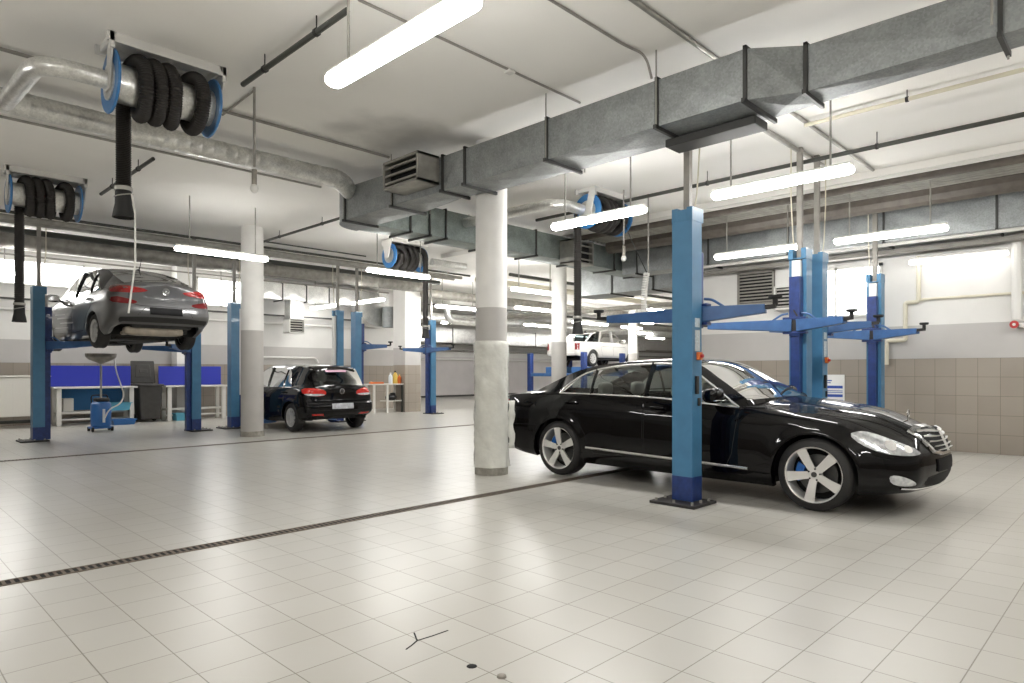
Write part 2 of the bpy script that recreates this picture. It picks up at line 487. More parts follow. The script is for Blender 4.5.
    def ribbon(s, pts, phi, w, mb, off=.003, res=.04, closed=False):
        P = [Vector(p) for p in pts]; S = []
        if closed: P.append(P[0])
        for a, b in zip(P[:-1], P[1:]):
            k = max(1, int((b - a).length / res)); S += [a + (b - a) * t / k for t in range(k)]
        S.append(P[-1]); o = len(mb.v); n = len(S)
        for i, p in enumerate(S):
            t = (S[min(i + 1, n - 1)] - S[max(i - 1, 0)]).normalized(); q = Vector((-t.y, t.x)) * w / 2
            for k, u in ((-1, 0.), (0, 1.), (1, 0.)):
                l, nn = s.cast(p.x + q.x * k, p.y + q.y * k, phi); mb.v.append(tuple(l + nn * (off * (1 if u else .35))))
        for i in range(n - 1):
            for k in (0, 1): a = o + i * 3 + k; mb.f.append((a, a + 3, a + 4, a + 1))
        return mb
    def rail(s, k, x0, x1, side, mb, r=.008, off=.004):
        j = s.rails[k]; P = [Vector((p[j][0], p[j][1] * side + off * side, p[j][2])) for p, x in zip(s.secs, s.xs) if x0 <= x <= x1]
        return mb.tube(P, r, 6)

def blob(mb, c, r, e=2.5, seg=18, rings=10, cut=None):
    """superellipsoid"""
    sg = lambda v, p: math.copysign(abs(v) ** p, v); vs = []; fs = []; p = 2 / e
    for i in range(rings + 1):
        a = -pi / 2 + pi * i / rings
        for k in range(seg):
            b = 2 * pi * k / seg
            vs.append((c[0] + r[0] * sg(cos(a), p) * sg(cos(b), p), c[1] + r[1] * sg(cos(a), p) * sg(sin(b), p), c[2] + r[2] * sg(sin(a), p)))
    for i in range(rings):
        for k in range(seg):
            k2 = (k + 1) % seg; fs.append((i * seg + k, i * seg + k2, (i + 1) * seg + k2, (i + 1) * seg + k))
    return mb.add(vs, fs)

def make_wheel(root, x, y, zw, R, w, rim_r, style, side, rot=0.):
    """side=-1: outer face towards -Y"""
    h = w / 2
    prof = [(rim_r - .004, -h + .012), (rim_r + .012, -h + .002), (R - .075, -h - .006), (R - .03, -h + .004), (R - .008, -h + .022), (R, -h + .045),
            (R - .004, -.03), (R - .004, .03), (R, h - .045), (R - .008, h - .022), (R - .03, h - .004), (R - .075, h + .006), (rim_r - .004, h - .012)]
    t = MB().lathe([(r, hh) for r, hh in prof], axis='y', seg=48).build('wheel', M['tyre'], root, angle=50)
    t.location = (x, y, zw); t.rotation_euler = (0, rot, pi if side > 0 else 0)
    rm = MB()
    rm.lathe([(rim_r - .012, h - .03), (rim_r - .016, -h + .05), (rim_r - .006, -h + .012), (rim_r + .004, -h + .004), (rim_r + .004, -h + .012), (rim_r - .002, -h + .02)], axis='y', seg=48)
    yo = -h + .03
    def spoke(a, r0, r1, w0, w1, d0, d1, th=.03):
        c, n = cos(a), sin(a); P = lambda r, q, y_: (r * c - q * n, y_, r * n + q * c)
        A = [P(r0, -w0, d0), P(r0, w0, d0), P(r0, w0 * .8, d0 + th), P(r0, -w0 * .8, d0 + th)]
        rm_ = (r0 + r1) / 2; wm = (w0 + w1) / 2 * .96; dm = (d0 + d1) / 2 - .006
        Bq = [P(rm_, -wm, dm), P(rm_, wm, dm), P(rm_, wm * .8, dm + th), P(rm_, -wm * .8, dm + th)]
        Cq = [P(r1, -w1, d1), P(r1, w1, d1), P(r1, w1 * .8, d1 + th), P(r1, -w1 * .8, d1 + th)]
        rm.hexa(A, Bq); rm.hexa(Bq, Cq)
    if style == 'five':
        for k in range(5): spoke(pi / 2 + .35 + k * 2 * pi / 5, .045, rim_r - .008, .034, .050, yo + .008, yo - .012)
        rm.lathe([(.0, yo + .004), (.035, yo + .004), (.065, yo + .008), (.07, yo + .04)], axis='y', seg=30)
    elif style == 'ten':
        for k in range(9): spoke(k * 2 * pi / 9, .05, rim_r - .008, .024, .036, yo - .004, yo - .01, .02)
        rm.lathe([(0, yo - .01), (.05, yo - .008), (.075, yo + .0), (.08, yo + .03)], axis='y', seg=24)
        rm.lathe([(rim_r - .045, yo + .0), (rim_r - .02, yo - .008), (rim_r, yo - .006)], axis='y', seg=36)
    rim = rm.build('rim', M['alloy'] if style == 'five' else M['hubcap'], t, angle=30)
    if style == 'five':
        b = MB()
        for k in range(5):
            a = pi / 2 + .35 + pi / 5 + k * 2 * pi / 5; b.cyl((.055 * cos(a), yo - .002, .055 * sin(a)), (.055 * cos(a), yo + .02, .055 * sin(a)), .009, seg=8)
        b.cyl((0, yo - .001, 0), (0, yo + .01, 0), .026, seg=20)
        b.build('wheel_bolts', M['disc'], t)
    MB().lathe([(0, .03), (.185 if style == 'five' else .13, .03), (.185 if style == 'five' else .13, .0), (0, .0)], axis='y', seg=32).build('brake_disc', M['disc'], t)
    MB().lathe([(0, .055), (rim_r - .014, .055)], axis='y', seg=32).build('inner_barrel', M['black'], t)
    if style == 'five':
        c = MB()
        c.lathe([(.115, -.045), (.19, -.045), (.2, -.02), (.2, .03), (.115, .03), (.115, -.045)], axis='y', seg=8, a0=radians(250), a1=radians(310))
        co = c.build('brake_caliper', M['caliper'], t, bevel=.006); co['label'] = 'blue brake caliper'
        co.rotation_euler = (0, 0, 0)
    return t

def car_common(c, sp, style='five', seats=True, wheel_rot=(0., 0.)):
    root = c.root; W = sp['W']
    yo = W - sp['tyre'][1] / 2 - sp.get('inset', .02)
    for k, xa in enumerate(sp['axles']):
        for sd in (-1, 1):
            make_wheel(root, xa, yo * sd, sp['zw'], sp['tyre'][0], sp['tyre'][1], sp['tyre'][2], style, sd, wheel_rot[k])
            # wheel-house liner
            MB().lathe([(sp['arch'] + .03, (W - .07) * sd), (sp['arch'] + .04, (W - .34) * sd), (0, (W - .34) * sd)], (xa, 0, sp['zw']), 'y', 24, -radians(100), radians(100)).build('wheel_housing', M['seam'], root)
    a0, a1 = min(sp['axles']), max(sp['axles']); z0 = c.f['z0'](0); R = sp['arch'] + .05
    u = MB().box(a0 + R, a1 - R, -W + .1, W - .1, z0 + .02, z0 + .14)
    u.box(c.sp['sr'] + .22, a0 + R, -W * .55, W * .55, z0 + .08, z0 + .22); u.box(a1 - R, c.sp['sf'] - .25, -W * .55, W * .55, z0 + .03, z0 + .2)
    u.box(c.sp['sr'] + .1, a0 - R, -W * .58, W * .58, z0 + .16, z0 + .24); u.box(a1 + R, c.sp['sf'] - .3, -W * .6, W * .6, z0 + .05, z0 + .2)
    for xa in (a0, a1): u.cyl((xa, -W + .2, sp['zw'] - .04), (xa, W - .2, sp['zw'] - .04), .045)
    u.build('underbody', M['under'], root)
    zb = c.f['z4'](0)
    i = MB().box(a0 - .1, a1 - .45, -W + .13, W - .13, .34, .42)
    for sd in (-1, 1): i.box(a0 + .3, a1 - .5, min(sd * (W - .17), sd * (W - .12)), max(sd * (W - .17), sd * (W - .12)), .4, zb - .05)
    i.build('cabin_lining', M['black_trim'], root)
    x1 = sp['ws'][1]
    MB().box(x1 - .52, x1 - .08, -W + .2, W - .2, .62, zb - .05).build('dashboard', M['black_trim'], root, bevel=.06)
    sw = MB(); xs_ = x1 - .72
    sw.tube([(xs_ - .04 * sin(a), .37 + .18 * cos(a), zb - .06 + .17 * sin(a)) for a in np.linspace(0, 2 * pi, 25)[:-1]], .014, 6, closed=True)
    sw.beam((xs_, .37 - .17, zb - .06), (xs_, .37 + .17, zb - .06), .03, .03)
    sw.build('steering_wheel', M['black_trim'], root)
    if seats:
        sx = sp.get('seatx', (.0, -1.0)); m = sp['seatmat']; zr = sp.get('seatz', 1.10)
        for sd in (-1, 1):
            for row, xx in enumerate(sx):
                q = MB(); w = .25
                blob(q, (xx + .25, .37 * sd, .52), (.28, w, .09), 4)
                q.hexa([(xx - .02, .37 * sd - w, .5), (xx + .1, .37 * sd - w, .5), (xx + .1, .37 * sd + w, .5), (xx - .02, .37 * sd + w, .5)],
                       [(xx - .2, .37 * sd - w * .8, zr), (xx - .12, .37 * sd - w * .8, zr), (xx - .12, .37 * sd + w * .8, zr), (xx - .2, .37 * sd + w * .8, zr)])
                o = q.build('seat', m, root, bevel=.03)
                hr = MB(); blob(hr, (xx - .18, .37 * sd, zr + .12), (.055, .13, .09), 3.2); hr.cyl((xx - .17, .37 * sd - .05, zr - .02), (xx - .17, .37 * sd - .05, zr + .1), .008, seg=6); hr.cyl((xx - .17, .37 * sd + .05, zr - .02), (xx - .17, .37 * sd + .05, zr + .1), .008, seg=6)
                hr.build('headrest', m, o)

def mirror_part(c, sd, x, z, y, m, sz=(.085, .125, .075), glass=True):
    q = MB(); blob(q, (x, sd * (y + .12), z), sz, 3.0)
    q.beam((x + .02, sd * (y - .05), z - .05), (x, sd * (y + .06), z - .03), .07, .035)
    o = q.build('side_mirror', m, c.root)
    if glass: MB().box(x - sz[0] - .002, x - sz[0] + .012, sd * (y + .12) - .095, sd * (y + .12) + .095, z - .05, z + .05).build('mirror_glass', M['chrome'], o, bevel=.01)
    return o

def emblem_vw(c, x, y, z, r, root, ry=0.):
    """round badge: ring with two stacked letter strokes, facing -X"""
    q = MB(); P = lambda a, b: (x, y - a, z + b)
    q.tube([P(r * cos(t), r * sin(t)) for t in np.linspace(0, 2 * pi, 25)[:-1]], r * .11, 6, closed=True)
    for L_ in ([(-.42, .78), (0, .1), (.42, .78)], [(-.85, .35), (-.38, -.75), (0, 0.0), (.38, -.75), (.85, .35)]):
        q.tube([P(a * r, b * r) for a, b in L_], r * .09, 5)
    o = q.build('badge', M['chrome'], root); return o

def R2(phi_deg): return radians(phi_deg)
RS, LS = radians(-90), radians(90)
def mir(poly): return [(-a, b) for a, b in poly][::-1]
def inset(poly, d):
    cx = sum(p[0] for p in poly) / len(poly); cz = sum(p[1] for p in poly) / len(poly); out = []
    for x, z in poly:
        v = Vector((cx - x, cz - z)); v = v.normalized() * d; out.append((x + v.x, z + v.y))
    return out
def both(c, poly, name, m, **k):
    return c.decal(poly, RS, name, m, **k), c.decal(mir(poly), LS, name, m, **k)

def doors(c, polys, paint, handles):
    for poly, (hx, hz) in zip(polys, handles):
        for phi, sg in ((RS, 1), (LS, -1)):
            P = poly if sg > 0 else mir(poly)
            c.decal(P, phi, 'door_gap', M['seam'], off=.0012, res=.06)
            d = c.decal(inset(P, .007), phi, 'door', paint, off=.0035, res=.045)
            if hx is None: continue
            loc, n = c.cast(hx * sg, hz, phi)
            q = MB(); s = -1 if phi == RS else 1
            q.tube(arc_path([loc + Vector((.09, 0, 0)), loc + n * .035 + Vector((.07, 0, 0)), loc + n * .035 + Vector((-.085, 0, 0)), loc + Vector((-.1, 0, 0))], .02, 3), .012, 7)
            q.build('door_handle', c.sp.get('handle', paint), d)

# ---- long black executive saloon beside the nearest post
def black_sedan():
    sp = dict(W=.935, sr=-2.81, sf=2.39, axles=(-1.585, 1.58), arch=.385, zw=.345, tyre=(.347, .255, .262), flare=.013, inset=.018,
        nose=(1.30, .56, 2.3), tail=(-1.85, .74, 2.6), bulge=(-.05, .065), lean_f=1.75, lean_r=-2.2,
        z0=[(-2.72, .36), (-2.5, .28), (-2.0, .215), (-1.2, .19), (1.2, .185), (2.0, .19), (2.4, .23)],
        z3=[(-2.72, .86), (-2.5, .925), (-2.0, .975), (-1.5, .985), (-.4, .965), (.8, .90), (1.3, .875), (1.8, .815), (2.15, .70), (2.4, .60)],
        z4=[(-2.72, .975), (-2.5, 1.01), (-2.0, 1.04), (-1.60, 1.05), (-.4, 1.035), (.82, .955), (1.3, .93), (1.8, .875), (2.15, .775), (2.4, .68)],
        y4=[(-2.72, .88), (-1.66, .90), (0, .905), (.8, .90), (1.3, .86), (1.8, .80), (2.4, .74)],
        z5=[(-1.60, 1.05), (-1.42, 1.20), (-1.22, 1.312), (-.98, 1.37), (-.6, 1.408), (-.2, 1.42), (.1, 1.382), (.45, 1.195), (.82, .955)],
        y5=[(-2.72, .6), (-1.9, .76), (-1.60, .84), (-1.1, .71), (-.4, .655), (.1, .665), (.45, .745), (.82, .842), (1.0, .78), (1.5, .66), (2.4, .5)],
        z6=[(-2.15, 1.07), (-1.81, 1.20), (-1.46, 1.33), (-1.12, 1.405), (-.7, 1.44), (-.2, 1.452), (.18, 1.41), (.5, 1.235), (.85, 1.03)],
        y6=[(-2.72, .4), (-2.3, .62), (-2.15, .66), (-1.81, .66), (-1.46, .645), (-1.1, .62), (-.4, .585), (.18, .60), (.5, .67), (.85, .77), (1.3, .58), (2.4, .36)],
        z7=[(-2.72, 1.035), (-2.5, 1.065), (-2.3, 1.078), (-2.15, 1.092), (-1.81, 1.225), (-1.46, 1.355), (-1.12, 1.432), (-.8, 1.468), (-.3, 1.488), (0., 1.48), (.2, 1.445), (.6, 1.21), (.85, 1.06), (.9, 1.05), (1.2, 1.035), (1.6, .995), (1.95, .935), (2.2, .865), (2.4, .775)],
        dx=[(-2.6, 0), (-2.15, -.08), (-1.15, -.03), (-.5, 0), (.2, .10), (.85, .22), (1.6, .06), (2.2, 0)],
        cab5=(-1.60, .82), cab6=(-2.15, .85), ws=(.18, .85), rw=(-2.15, -1.15),
        side=[(0, .92), (.06, .965), (.14, .985), (.42, 1.0), (.72, .985), (.9, .962), (1, .935)],
        creases=[(.30, .33, .012, .035), (.86, .80, .006, .05)],
        lf=[(.2, -.10), (.27, -.02), (.36, .02), (.46, .025), (.56, .01), (.64, -.02), (.78, -.075), (.9, -.10)],
        lr=[(.3, .10), (.42, .02), (.6, -.02), (.72, .03), (.9, .06), (1.05, .02)],
        paint=M['black_paint'], glass_f=M['glass_clear'], glass_r=M['glass'], glass_s=M['glass'], doorcut=(-1.1, -.31),
        seatmat=M['seat_beige'], seatx=(.02, -1.05), seatz=.98, hood_end=2.3, trunk_end=-2.6)
    root = thing('sedan', 'long black executive sedan parked under the raised blue lift arms', 'car', (7.37, 3.915, 0), -pi / 2)
    c = Car(sp, root); car_common(c, sp, 'five', wheel_rot=(.25, -.12))
    p = sp['paint']
    doors(c, [[(.84, .94), (.81, .72), (.78, .48), (.71, .33), (-.27, .33), (-.29, .6), (-.30, 1.02), (.0, 1.00), (.5, .97)],
              [(-.315, 1.02), (-.305, .6), (-.285, .33), (-1.0, .33), (-1.09, .42), (-1.14, .56), (-1.25, .70), (-1.42, .80), (-1.53, .90), (-1.58, 1.025), (-1.0, 1.03)]],
          p, [(-.11, .905), (-1.36, .93)])
    sp['handle'] = p
    # bright trim
    for sd in (-1, 1):
        q = MB(); c.rail(5, -1.60, .82, sd, q, .012, .006); c.rail(4, -1.60, .82, sd, q, .009, .008)
        o = q.build('window_trim', M['trim'], root)
        phi = RS if sd < 0 else LS; g = 1 if sd < 0 else -1
        q = MB(); c.ribbon([(x * g, z) for x, z in ((-1.12, .392), (-.4, .375), (.95, .345))], phi, .026, q, .012); q.build('sill_strip', M['trim'], root)
        for xx, w in ((-.31, .075), (-1.10, .035)):
            q = MB()
            i = min(range(len(c.xs)), key=lambda k: abs(c.xs[k] - xx)); a, b = c.secs[i][c.rails[4]], c.secs[i][c.rails[5]]
            n = 6; r = [Vector(c.secs[i][c.rails[4] + t]) for t in range(n)]
            for A, B in zip(r[:-1], r[1:]):
                A = Vector((xx, (A.y + .006) * sd, A.z)); B = Vector((xx, (B.y + .006) * sd, B.z)); q.beam(A, B, .012, w)
            q.build('window_pillar', M['gloss_black'], root)
        # headlamp, fog lamp, tail lamp
        hp = [(.72, .748), (.81, .778), (.92, .762), (1.10, .69), (1.29, .605), (1.30, .578), (1.16, .566), (.95, .585), (.80, .655)]
        phi = radians(-45 if sd < 0 else 45); g = 1 if sd < 0 else -1
        P = hp if g > 0 else mir(hp)
        h = c.decal(P, phi, 'headlamp', M['clear_lamp'], off=.006, smooth=1, res=.03)
        for cx, cz, r_ in ((1.03, .655, .052), (1.17, .622, .04)):
            l, n_ = c.cast(cx * g, cz, phi); q = MB(); q.cyl(l - n_ * .01, l + n_ * .009, r_, seg=20); q.build('lamp_projector', M['chrome'], h)
        fp = [(.99, .385), (1.04, .40), (1.14, .375), (1.225, .33), (1.21, .305), (1.09, .30), (1.00, .325)]
        c.decal(fp if g > 0 else mir(fp), phi, 'fog_lamp', M['clear_lamp'], off=.006, smooth=1, res=.03)
        phi = radians(-135 if sd < 0 else 135)
        tp = [(-1.20, .92), (-1.32, .965), (-1.50, .96), (-1.56, .82), (-1.46, .70), (-1.30, .74)]
        c.decal(tp if sd < 0 else mir(tp), phi, 'tail_lamp', M['red_lamp'], off=.006, smooth=1, res=.04)
        m_ = mirror_part(c, sd, .60, 1.075, .86, p, (.085, .13, .082))
        MB().box(.52, .69, sd * .98 - .1, sd * .98 + .1, 1.018, 1.03).build('turn_signal', M['chrome'], m_, bevel=.004)
    # radiator shell, lower intake, plate, bonnet star
    F0 = 0.
    c.decal([(-.40, .80), (.40, .80), (.385, .66), (.30, .545), (-.30, .545), (-.385, .66)], F0, 'grille_surround', M['chrome'], off=.022, smooth=1, res=.05, skirt=.03)
    g = c.decal([(-.355, .775), (.355, .775), (.34, .66), (.26, .57), (-.26, .57), (-.34, .66)], F0, 'grille', M['seam'], off=.026, smooth=1, res=.05)
    for z, hw in ((.748, .345), (.706, .342), (.664, .33), (.622, .30), (.588, .262)):
        q = MB(); c.ribbon([(-hw, z), (hw, z)], F0, .017, q, .046); q.build('grille_slat', M['alloy'], g)
    q = MB(); c.ribbon([(0, .775), (0, .57)], F0, .014, q, .046); q.build('grille_rib', M['alloy'], g)
    c.decal([(-.42, .385), (.42, .385), (.50, .31), (.40, .275), (-.40, .275), (-.50, .31)], F0, 'lower_intake', M['seam'], off=.003, smooth=1)
    c.decal([(-.27, .515), (.27, .515), (.27, .40), (-.27, .40)], F0, 'number_plate_holder', M['plate_dark'], off=.014)
    q = MB(); c.ribbon([(-.72, .275), (-.5, .262), (0, .255), (.5, .262), (.72, .275)], F0, .016, q, .012); q.build('bumper_strip', M['chrome'], root)
    l, n_ = c.cast(2.16, 0, 'T')
    q = MB(); zc = l.z + .062
    q.tube([(l.x, .036 * cos(a), zc + .036 * sin(a)) for a in np.linspace(0, 2 * pi, 25)[:-1]], .0035, 6, closed=True)
    for k in range(3):
        a = pi / 2 + k * 2 * pi / 3; q.tube([(l.x, 0, zc), (l.x, .034 * cos(a), zc + .034 * sin(a))], [.006, .002], 5)
    q.cyl((l.x, 0, l.z - .005), (l.x, 0, zc - .034), .006, seg=8); q.build('bonnet_ornament', M['chrome'], root)
    # bumper joint, bonnet edges, fuel flap side, aerial fin
    q = MB()
    for sd, phi in ((1, RS), (-1, LS)):
        c.ribbon([(1.90 * sd, .62), (2.02 * sd, .56), (2.2 * sd, .535)], phi, .006, q, .002)
        c.ribbon([(-1.95 * sd, .63), (-2.3 * sd, .62), (-2.6 * sd, .60)], phi, .008, q, .002)
        c.ribbon([(-2.06 * sd, .95), (-2.3 * sd, .80), (-2.32 * sd, .62)], phi, .006, q, .002)
    for sd in (-1, 1):
        c.ribbon([(.9, .74 * sd), (1.4, .71 * sd), (1.9, .60 * sd), (2.2, .42 * sd)], 'T', .008, q, .002)
    q.build('panel_gaps', M['seam'], root)
    w = MB()
    for y0 in (-.1, .45):
        a = Vector((1.02, y0, 0)); P = []
        for t in np.linspace(0, 1, 8):
            l, n_ = c.cast(.99 - .10 * t, y0 + .52 * t - .1, 'T'); P.append(l + n_ * .012)
        w.tube(P, .007, 5)
    w.build('wiper', M['rubber'], root)
    return c

# ---- grey liftback up on the left-hand lift
def grey_sedan():
    sp = dict(W=.853, sr=-2.24, sf=2.10, axles=(-1.30, 1.30), arch=.345, zw=.305, tyre=(.308, .195, .20), flare=.008, inset=.02,
        nose=(1.2, .6, 2.3), tail=(-1.75, .82, 2.6), bulge=(-.05, .06), lean_f=1.5, lean_r=-1.75,
        z0=[(-2.24, .40), (-2.0, .34), (-1.6, .22), (0, .19), (1.6, .2), (2.1, .25)],
        z3=[(-2.24, .90), (-1.9, .985), (-1.4, .965), (-.4, .93), (.8, .90), (1.3, .87), (1.8, .78), (2.1, .62)],
        z4=[(-2.24, 1.02), (-1.9, 1.07), (-1.45, 1.03), (-.4, .985), (.95, .945), (1.3, .92), (1.8, .83), (2.1, .68)],
        y4=[(-2.24, .86), (-1.45, .90), (0, .915), (.95, .90), (1.5, .84), (2.1, .74)],
        z5=[(-1.45, 1.03), (-1.2, 1.235), (-.95, 1.385), (-.5, 1.46), (0, 1.465), (.3, 1.42), (.65, 1.20), (.95, .945)],
        y5=[(-2.24, .55), (-1.7, .68), (-1.45, .765), (-.95, .645), (-.3, .60), (.3, .61), (.65, .69), (.95, .765), (1.3, .65), (2.1, .45)],
        z6=[(-2.02, 1.12), (-1.5, 1.30), (-1.1, 1.435), (-.5, 1.505), (0, 1.51), (.33, 1.455), (.65, 1.255), (1.05, .97)],
        y6=[(-2.24, .50), (-2.02, .60), (-1.5, .575), (-1.1, .555), (-.3, .53), (.33, .545), (.65, .61), (1.05, .69), (1.4, .5), (2.1, .33)],
        z7=[(-2.24, 1.10), (-2.16, 1.145), (-2.02, 1.17), (-1.5, 1.365), (-1.1, 1.48), (-.5, 1.545), (0, 1.548), (.35, 1.49), (.7, 1.27), (1.05, 1.02), (1.1, 1.0), (1.5, .97), (1.9, .87), (2.1, .73)],
        dx=[(-2.2, 0), (-2.02, -.05), (-1.1, -.03), (-.5, 0), (.33, .10), (1.05, .2), (1.7, 0)],
        cab5=(-1.45, .95), cab6=(-2.02, 1.05), ws=(.33, 1.05), rw=(-2.02, -1.08),
        side=[(0, .90), (.08, .96), (.2, .985), (.45, 1.0), (.75, .985), (.9, .965), (1, .94)],
        creases=[(.82, .78, .008, .03), (.34, .36, .008, .04)],
        lf=[(.2, -.1), (.35, .02), (.5, .02), (.62, -.03), (.85, -.15)], lr=[(.38, .14), (.5, .0), (.6, -.03), (.68, .0), (.85, .03), (1.04, .01), (1.12, -.03)],
        paint=M['grey_paint'], glass_f=M['glass_clear'], glass_r=M['glass_dark'], glass_s=M['glass_mid'], doorcut=(-.95, -.15), seatmat=M['seat'], seatx=(.15, -.75), hood_end=2.02, trunk_end=-2.2)
    root = thing('sedan', 'grey liftback sedan raised high on the left-hand blue lift', 'car', (3.92, 14.80, 1.745), pi / 2 + .06)
    c = Car(sp, root); car_common(c, sp, 'ten'); p = sp['paint']
    doors(c, [[(.98, .94), (1.0, .7), (.92, .33), (-.12, .31), (-.14, .6), (-.15, .975), (.4, .96)], [(-.165, .975), (-.155, .6), (-.135, .31), (-.78, .33), (-.88, .48), (-.98, .62), (-1.12, .72), (-1.22, .86), (-1.3, 1.0), (-.7, .985)]], p, [(.0, .84), (-1.05, .88)])
    R_ = radians(180)
    for sd in (-1, 1):
        for xx, w in ((-.15, .05), (-.95, .03)):
            q = MB()
            i = min(range(len(c.xs)), key=lambda k: abs(c.xs[k] - xx)); r = [Vector(c.secs[i][c.rails[4] + t]) for t in range(6)]
            for A, B in zip(r[:-1], r[1:]): q.beam((xx, (A.y + .006) * sd, A.z), (xx, (B.y + .006) * sd, B.z), .012, w)
            q.build('window_pillar', M['gloss_black'], root)
        phi = radians(-150 if sd < 0 else 150)
        # upper lens sweeps on to the tailgate, lower lens on the quarter
        g = 1 if sd < 0 else -1       # h = .5x -.866y for phi=-150 ; for the right side y<0
        up = [(-.30, 1.085), (-.25, .945), (-.58, .925), (-.82, .955), (-.90, 1.0), (-.62, 1.05)]
        lo = [(-.36, .875), (-.30, .77), (-.58, .735), (-.74, .76), (-.70, .81)]
        c.decal([(h * g, z) for h, z in up], phi, 'tail_lamp', M['red_mid'], off=.006, smooth=1, res=.04, label='upper red tail lamp')
        c.decal([(h * g, z) for h, z in lo], phi, 'tail_lamp', M['red_dark'], off=.006, smooth=1, res=.04, label='lower red tail lamp')
        mirror_part(c, sd, .78, 1.02, .80, M['gloss_black'], (.08, .115, .075))
        if sd > 0:
            q = MB()
            for z, x0, x1 in ((.62, -.1, .75), (.52, -.25, .55), (.44, .05, .85), (.70, .25, .9)): c.ribbon([(-x1, z), (-x0, z - .02)], LS, .035, q, .006)
            q.build('side_graphic', M['decal_pale'], root)
    c.decal([(-.72, .53), (.72, .53), (.74, .45), (.6, .37), (-.6, .37), (-.74, .45)], R_, 'rear_diffuser', M['black_trim'], off=.006, smooth=1)
    c.decal([(-.27, .69), (.27, .69), (.27, .575), (-.27, .575)], R_, 'number_plate', M['plate_dark'], off=.014)
    q = MB(); c.ribbon([(-.60, .76), (-.4, .72), (.4, .72), (.60, .76)], R_, .009, q, .002); c.ribbon([(-.46, .56), (-.33, .70), (.33, .70), (.46, .56)], R_, .008, q, .002)
    c.ribbon([(-.60, .76), (-.58, .96), (-.55, 1.06)], R_, .008, q, .002); c.ribbon([(.60, .76), (.58, .96), (.55, 1.06)], R_, .008, q, .002)
    q.build('panel_gaps', M['seam'], root)
    l, n_ = c.cast(0, .985, R_); emblem_vw(c, l.x - .012, 0, .985, .055, root)
    q = MB(); q.tube([(-1.02, 0, 1.49), (-1.1, 0, 1.57), (-1.16, 0, 1.69)], [.012, .007, .004], 6); blob(q, (-1.0, 0, 1.495), (.06, .03, .025)); q.build('roof_aerial', M['rubber'], root)
    e = MB(); blob(e, (-1.95, .08, .30), (.13, .5, .085), 4); e.tube(arc_path([(-1.95, .55, .28), (-1.6, .5, .26), (-1.4, .2, .30), (0, .1, .25), (1., .1, .25)], .1), .03, 8); e.build('exhaust', M['muffler'], root)
    e = MB().box(-1.2, -.6, -.45, .45, .17, .26); e.box(-.5, .9, .2, .6, .18, .24); e.box(-.5, .9, -.6, -.2, .18, .24); e.box(.7, 1.7, -.5, .5, .15, .25); e.build('floor_shield', M['under'], root, bevel=.02)
    return c

